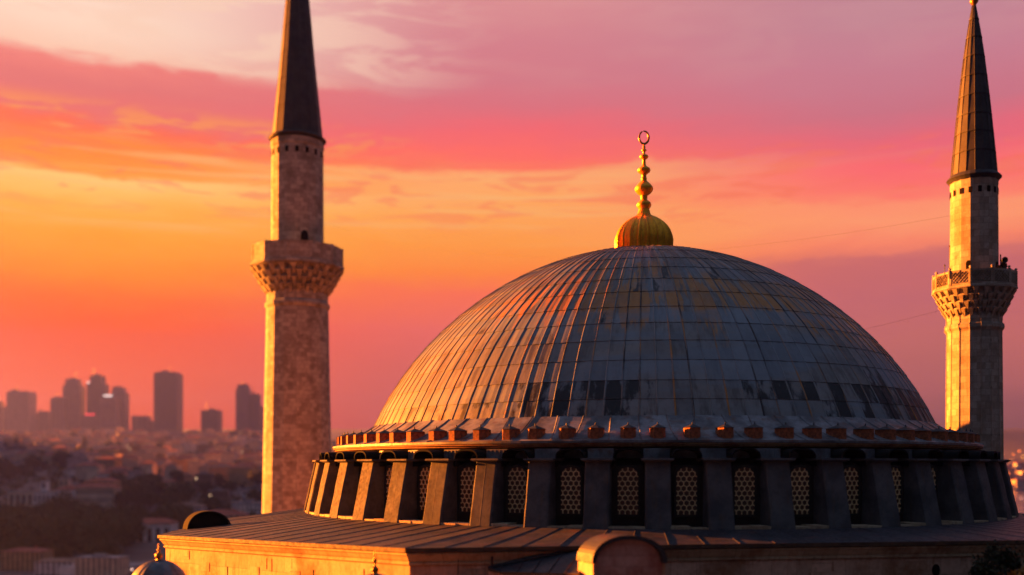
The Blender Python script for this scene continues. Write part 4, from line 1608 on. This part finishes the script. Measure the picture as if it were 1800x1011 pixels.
# --- landmarks of the left bank: pale palace and white annex, with window parts
def landmark(name, label, parts, Y, wallmats, group=None):
    """parts: (px0, px1, ytop, ybase, depth, dy, roof, cols, floors, wallcol)"""
    x = (parts[0][0] - 900) / F * Y
    base = thing(name, (x, Y, 0), label, 'building', group)
    for (p0, p1, yt, yb, dep, dy, roof, cols, fl_, wc) in parts:
        yy = Y + dy
        s = yy / F
        x0, x1 = (p0 - 900) * s - x, (p1 - 900) * s - x
        zt, zb = CZ + (HY - yt) * s, CZ + (HY - yb) * s
        m = MB(); m.box(x0, x1, dy, dy + dep, zb - 12, zt)
        wo = m.build('wall', WM[wc], base)
        m = MB()
        if roof == 'red':
            h_ = dep * .22
            e_ = .8
            P = [(x0 - e_, dy - e_, zt), (x1 + e_, dy - e_, zt), (x1 + e_, dy + dep + e_, zt), (x0 - e_, dy + dep + e_, zt), (x0 + dep * .4, dy + dep / 2, zt + h_), (x1 - dep * .4, dy + dep / 2, zt + h_)]
            for q in ((0, 1, 5, 4), (1, 2, 5), (2, 3, 4, 5), (3, 0, 4), (3, 2, 1, 0)): m.face([P[k] for k in q])
            m.build('roof', RM['red'], base)
        else:
            m.box(x0 - .3, x1 + .3, dy - .3, dy + dep + .3, zt + .01, zt + .8)
            m.build('roof', RM['grey'], base)
        for f_ in range(fl_):
            for c_ in range(cols):
                wx = x0 + (x1 - x0) * (c_ + .5) / cols; hw_ = (x1 - x0) / cols * .24
                H_ = (zt - zb) / fl_
                z_ = zb + H_ * (f_ + .2)
                m = MB(); m.box(wx - hw_, wx + hw_, dy - .12, dy + .1, z_, z_ + H_ * .6)
                m.build('window', WIN, wo)
    return base


landmark('palace', 'long pale palace of joined blocks with red roofs above the dark grove', [
    (15, 58, 864, 892, 18, 0, 'flat', 4, 1, 'cream'),
    (58, 96, 866, 905, 20, -4, 'flat', 5, 2, 'white'),
    (96, 128, 861, 900, 22, 2, 'red', 4, 2, 'white'),
    (128, 200, 857, 886, 18, 10, 'red', 11, 2, 'cream'),
    (72, 82, 846, 862, 6, 8, 'flat', 1, 1, 'white'),
    (104, 120, 842, 858, 7, 10, 'flat', 2, 1, 'cream'),
    (150, 200, 846, 856, 16, 34, 'red', 5, 1, 'ochre')], 880, None)
landmark('school_building', 'white building with red roof and tall windows left of the wall corner', [
    (196, 300, 920, 962, 14, 0, 'red', 7, 1, 'white')], 620, None)
landmark('warehouse', 'low long building with pale flat roof at the bottom left', [
    (142, 232, 1000, 1030, 22, 0, 'flat', 8, 1, 'grey')], 455, None)
landmark('blue_grey_block', 'blank blue grey block right of the palace', [
    (198, 262, 838, 868, 16, 0, 'flat', 6, 2, 'grey')], 1120, None)

# --- skyscrapers on the skyline
def m_tower(name, c, c2, fs=3.6):
    m, n, b = newmat(name)
    g = n.node('ShaderNodeTexCoord').outputs['Object']
    sp_ = n.node('ShaderNodeSeparateXYZ'); n.l.new(g, sp_.inputs[0])
    fz_ = n.math('FRACT', n.math('DIVIDE', sp_.outputs[2], fs))
    k = n.maprange(fz_, .45, .5, 0, 1, False)
    nz = n.noise(n.scale(g, (.08, .08, .27)), 1, 2)
    col = n.mix(k, c, c2)
    col = n.mix(n.maprange(nz, .35, .65, 0, .5), col, (c2[0] * .6, c2[1] * .6, c2[2] * .6))
    n.l.new(col, b.inputs['Base Color'])
    b.inputs['Roughness'].default_value = .5
    return m


TOW = [m_tower('concrete tower', (.20, .16, .22), (.10, .08, .13)), m_tower('dark glass tower', (.09, .08, .12), (.05, .045, .075)), m_tower('pale tower', (.32, .25, .32), (.16, .13, .18))]
YT = 2950.0
sk_list = [
    # label, mat, [(px0, px1, ytop, dy)], fins, extras
    ('sliver of a tower cut by the left edge of the picture', 0, [(-8, 2.5, 707, 0)], 3, None),
    ('broad pale tower with vertical strips, leftmost in full view', 2, [(12.5, 50, 689, 0), (6, 12.5, 715, 3), (14, 48, 687.5, 6)], 9, None),
    ('low hazy block right of the leftmost broad tower', 2, [(51, 72, 726, 60)], 4, None),
    ('slim low tower just left of the plain dark slab', 0, [(71, 86, 723, 30), (69, 72, 722, 34)], 3, None),
    ('plain slab tower attached left of the stepped tower', 0, [(89.5, 113, 700, 0)], 3, None),
    ('tall stepped tower with a capped top, third tallest on the skyline', 0, [(111, 140, 677, 20), (116, 135, 666, 24), (114.5, 136, 667.5, 22)], 5, None),
    ('tall twin shouldered tower with white lamp, middle of the left group', 1, [(153, 182, 674, 40), (158, 179, 660.5, 44)], 5, ('white', 153, 157, 673)),
    ('short tower carrying a red rooftop sign', 0, [(148, 175, 730, -10), (141, 148, 731, -6)], 4, ('red', 149, 167, 729)),
    ('plain tower with a white light along its roof edge', 0, [(177, 204, 698, -30)], 4, ('white', 182, 197, 696)),
    ('narrow tower with a cap behind the white lit roof', 0, [(196, 220, 690, 10), (197, 216, 681, 14)], 4, None),
    ('low wide block left of the broad dark tower', 0, [(232, 258, 731, 60), (256, 270, 740, 66)], 3, None),
    ('broad dark tower standing alone, tallest on the skyline', 1, [(271, 311, 656, 0), (274, 309, 654, 4)], 6, None),
    ('small square tower between the broad dark one and the minaret', 1, [(354, 384, 721, 40)], 4, None),
    ('tower with a narrow cap and sunlit left strip beside the minaret', 0, [(415, 437, 684, 0), (417, 435, 677, 4)], 3, None),
    ('dark slab touching the right of the sunlit strip tower', 1, [(437, 455, 693, -6)], 3, None),
    ('short hazy tower showing just left of the minaret', 0, [(455, 461, 715, 30)], 2, None),
]
for lab, mi, blocks, fins, ex in sk_list:
    cpx = (blocks[0][0] + blocks[0][1]) / 2
    X = (cpx - 900) / F * YT
    gz = 60
    t_ = thing('skyscraper', (X, YT, gz), lab, 'skyscraper', 'skyscrapers on the skyline')
    for bi, (p0, p1, yt, dy) in enumerate(blocks):
        yy = YT + dy
        s = yy / F
        m = MB()
        x0, x1 = (p0 - 900) * s - X, (p1 - 900) * s - X
        zt = CZ + (HY - yt) * s - gz
        dep = max(18, (x1 - x0) * .8)
        m.box(x0, x1, dy, dy + dep, -12, zt)
        if bi == 0:
            for k in range(fins + 1):
                fx = x0 + (x1 - x0) * k / fins
                m.box(fx - 1.0, fx + 1.0, dy - 2.2, dy - .003, -12, zt + .5)
        else:
            m.box(x0 - 1.5, x1 + 1.5, dy - 1.5, dy - .004, zt - 5, zt - 2)
        nm = 'tower_body' if bi == 0 else 'tower_cap'
        m.build(nm, TOW[mi], t_)
    p0, p1, yt, dy = blocks[-1] if len(blocks) > 1 else blocks[0]
    rq = random.Random(int(cpx * 7))
    s = (YT + dy) / F
    zr = CZ + (HY - yt) * s - gz
    xa, xb = (p0 - 900) * s - X, (p1 - 900) * s - X
    m = MB()
    for _ in range(3):
        u_ = rq.uniform(.1, .7); w_ = (xb - xa) * rq.uniform(.12, .28)
        m.box(xa + (xb - xa) * u_, xa + (xb - xa) * u_ + w_, dy + 3, dy + 12, zr + .01, zr + rq.uniform(3, 6))
    m.build('roof_plant', TOW[0], t_)
    if rq.random() < .6:
        m = MB(); xm = xa + (xb - xa) * rq.uniform(.2, .8)
        m.tube([(xm, dy + 7, zr), (xm, dy + 7, zr + rq.uniform(14, 26))], .7, 5)
        m.build('mast', TOW[1], t_)
    if ex:
        yy = YT + blocks[0][3] - 3
        s = yy / F
        m = MB()
        z_ = CZ + (HY - ex[3]) * s - gz
        if ex[0] == 'red':
            n_ = 7
            for k in range(n_):
                xa = ex[1] + (ex[2] - ex[1]) * (k + .12) / n_; xb = ex[1] + (ex[2] - ex[1]) * (k + .8) / n_
                m.box((xa - 900) * s - X, (xb - 900) * s - X, blocks[0][3] - 4, blocks[0][3] - 3, z_ - 1.5, z_ + 2.5 + (k % 2))
            m.build('rooftop_sign', RED_S, t_)
        else:
            m.box((ex[1] - 900) * s - X, (ex[2] - 900) * s - X, blocks[0][3] - 4, blocks[0][3] - 3, z_ - 1.5, z_ + 3)
            m.build('roof_light', WHT_S, t_)

# --- scrub and garden trees that nobody could count, between and beyond the houses
rw_ = random.Random(8)
g = MB()
for _ in range(2600):
    Y = rw_.uniform(950, 2650)
    u_ = rw_.uniform(-.62, .42) if rw_.random() < .6 else rw_.uniform(-.56, -.2)
    x = u_ * Y
    z = land_z(x, Y)
    if z < 3: continue
    R_ = rw_.uniform(3, 7)
    for _k in range(9):
        c = mathutils.Vector((x + rw_.gauss(0, R_ * .5), Y + rw_.gauss(0, R_ * .5), z + R_ * rw_.uniform(.2, 1.1)))
        a_ = mathutils.Vector([rw_.gauss(0, 1) for _q in range(3)]).normalized() * R_ * .5
        b_ = a_.cross(mathutils.Vector([rw_.gauss(0, 1) for _q in range(3)])).normalized() * R_ * .4
        g.face([c - a_, c + b_, c + a_, c - b_])
tag(g.build('woodland', LEAF), kind='stuff')

# --- trees
P_C = tree_proto('cypress', 7.5, 30, 1)
P_R = [tree_proto('round', 9, 15, 2), tree_proto('round', 11, 18, 3)]
P_O = tree_proto('olive', 8, 13, 4)
first = {}


def put_tree(proto, x, y, sc, label, group):
    if proto.name not in first:
        first[proto.name] = 1
        c = proto
    else:
        c = copy_tree(proto)
    c.location = (x, y, land_z(x, y) - .3)
    c.scale = (sc, sc, sc * rc_.uniform(.9, 1.1))
    c.rotation_euler = (0, 0, rc_.uniform(0, 6.28))
    tag(c, label, 'tree', group)
    return c


for px, ytop, Y, sc, lab in ((28.5, 772, 1750, .93, 'tall dark cypress standing left of the other on the upper slope'), (149, 767, 1800, .98, 'tall dark cypress under the tower group on the upper slope'),
                             (58, 779, 1820, .55, 'small cypress between the two tall ones')):
    c = put_tree(P_C, (px - 900) / F * Y, Y, sc, lab, 'cypresses on the upper slope')
grove = 0
for (p0, p1, Y0, Y1, n_, where) in ((-10, 250, 560, 780, 64, 'in the dark grove below the pale palace'), (40, 118, 1290, 1420, 14, 'in the clump above the palace'), (-10, 40, 1150, 1290, 9, 'at the left edge above the palace'),
                                    (205, 330, 880, 1040, 16, 'beside the blue grey block'), (-10, 200, 470, 600, 34, 'in the lower grove near the bottom left'), (200, 460, 640, 1120, 38, 'among houses left of the thick minaret'),
                                    (0, 460, 1400, 2400, 34, 'between hillside houses')):
    lst = sorted([(rc_.uniform(p0, p1), rc_.uniform(Y0, Y1)) for _ in range(n_)])
    for k, (px, Y) in enumerate(lst):
        pr_ = rc_.choice(P_R + P_R + [P_O])
        kind_ = 'olive brown' if pr_ is P_O else 'dark green'
        num = ORD[k] if k < len(ORD) else 'number ' + str(k + 1)
        put_tree(pr_, (px - 900) / F * Y, Y, rc_.uniform(.75, 1.25), kind_ + ' tree ' + where + ', ' + num + (' from left' if k else ''), 'trees on the left bank')


# --- street lamps, plus globes added for lit windows and windows reflecting sunset
def lamp(px, py, Y, r, mat, label):
    x, y, z = at(px, py, Y)
    gz = land_z(x, y)
    hgt = max(2.0, z - gz)
    t_ = thing('lamp_or_window_glow', (x, y, gz), label, 'lamp', 'lights in the town')
    m = MB(); m.tube([(0, .2, 0), (0, .2, hgt)], .12, 6); m.build('pole', IRON, t_)
    m = MB(); m.lathe([(0, -r), (r * .7, -r * .7), (r, 0), (r * .7, r * .7), (0, r)], 10, (0, 0, hgt)); m.build('glow_globe', mat, t_)


L1 = m_emit('amber lamp', (1, .55, .10), 0.308)
L2 = m_emit('orange lamp', (1, .26, .04), 0.336)
L3 = m_emit('red lamp', (1, .08, .04), 0.448)
L4 = m_emit('pinkish white lamp', (1, .6, .5), 0.336)
for a in ((69, 974, 520, .85, L1, 'glowing amber lamp in the lower grove at bottom left'), (316, 902, 900, 1.5, L2, 'orange lamp left of the dark half round gable'),
          (99, 819, 1500, 1.5, L4, 'pinkish white lamp on the slope above the palace'), (118, 848, 990, 1.2, L2, 'orange glow for lit windows on the palace roof line, left one'),
          (122, 848.5, 980, .9, L2, 'orange glow for lit windows on the palace roof line, right one'), (191, 770, 2440, 2.6, L3, 'red lamp on the ridge, left of the pair'), (196, 770, 2440, 2.4, L3, 'red lamp on the ridge, right of the pair'),
          (36, 771, 2440, 1.8, L2, 'orange lamp on the ridge near the broad pale tower'), (11, 792, 1900, 1.2, L4, 'pale lamp on the slope at the left edge'), (195, 811, 1600, 1.6, L2, 'orange lamp on the slope right of the palace'),
          (134, 1003, 455, 1.0, L2, 'orange lamp close to the bottom edge'), (232, 1001, 440, .35, L4, 'tiny white lamp just left of the small ribbed dome'), (206, 766, 2460, 2.2, L2, 'orange glow at the foot of the narrow capped tower'),
          (1762, 797, 2700, 1.6, L2, 'bright orange glow for a sunset-reflecting window, right shore beside the minaret'), (1781, 799, 2650, 1.4, L2, 'second orange glow for a sunset-reflecting window, right shore'), (1792, 793, 2800, 1.9, L2, 'large orange glow for a sunset-reflecting window, right edge'),
          (1798, 803, 2600, 1.5, L1, 'amber light at the right edge'), (1786, 818, 2300, 2.0, L1, 'small amber glow for a sunset-reflecting window above the water, right'), (1793, 831, 2100, 1.8, L1, 'lower amber light near the right shore'),
          (1773, 832, 2150, 1.6, L2, 'dim orange light low on the right shore'), (1795, 876, 1300, .6, L4, 'tiny white light over the water at the right edge')):
    lamp(*a)

# remove unused prototypes
for k, u_ in enumerate(used):
    if not u_: bpy.data.objects.remove(protos[k][0])
for pr_ in [P_C, P_O] + P_R:
    if pr_.name not in first:
        for ch in list(pr_.children): bpy.data.objects.remove(ch)
        bpy.data.objects.remove(pr_)

# ------------------------------------------------------------------ haze
HAZE = HZ
if HAZE > 0:
    g = MB()
    g.box(-3700, 3700, -120, 5300, -10, 420)
    hm = bpy.data.materials.new('evening haze')
    hm.use_nodes = True
    nt = hm.node_tree
    nt.nodes.clear()
    o_ = nt.nodes.new('ShaderNodeOutputMaterial')
    v_ = nt.nodes.new('ShaderNodeVolumePrincipled')
    v_.inputs['Color'].default_value = (.105, .15, 1.0, 1)
    v_.inputs['Density'].default_value = HAZE
    v_.inputs['Anisotropy'].default_value = 0.6
    nt.links.new(v_.outputs[0], o_.inputs['Volume'])
    tag(g.build('haze', hm), kind='stuff')
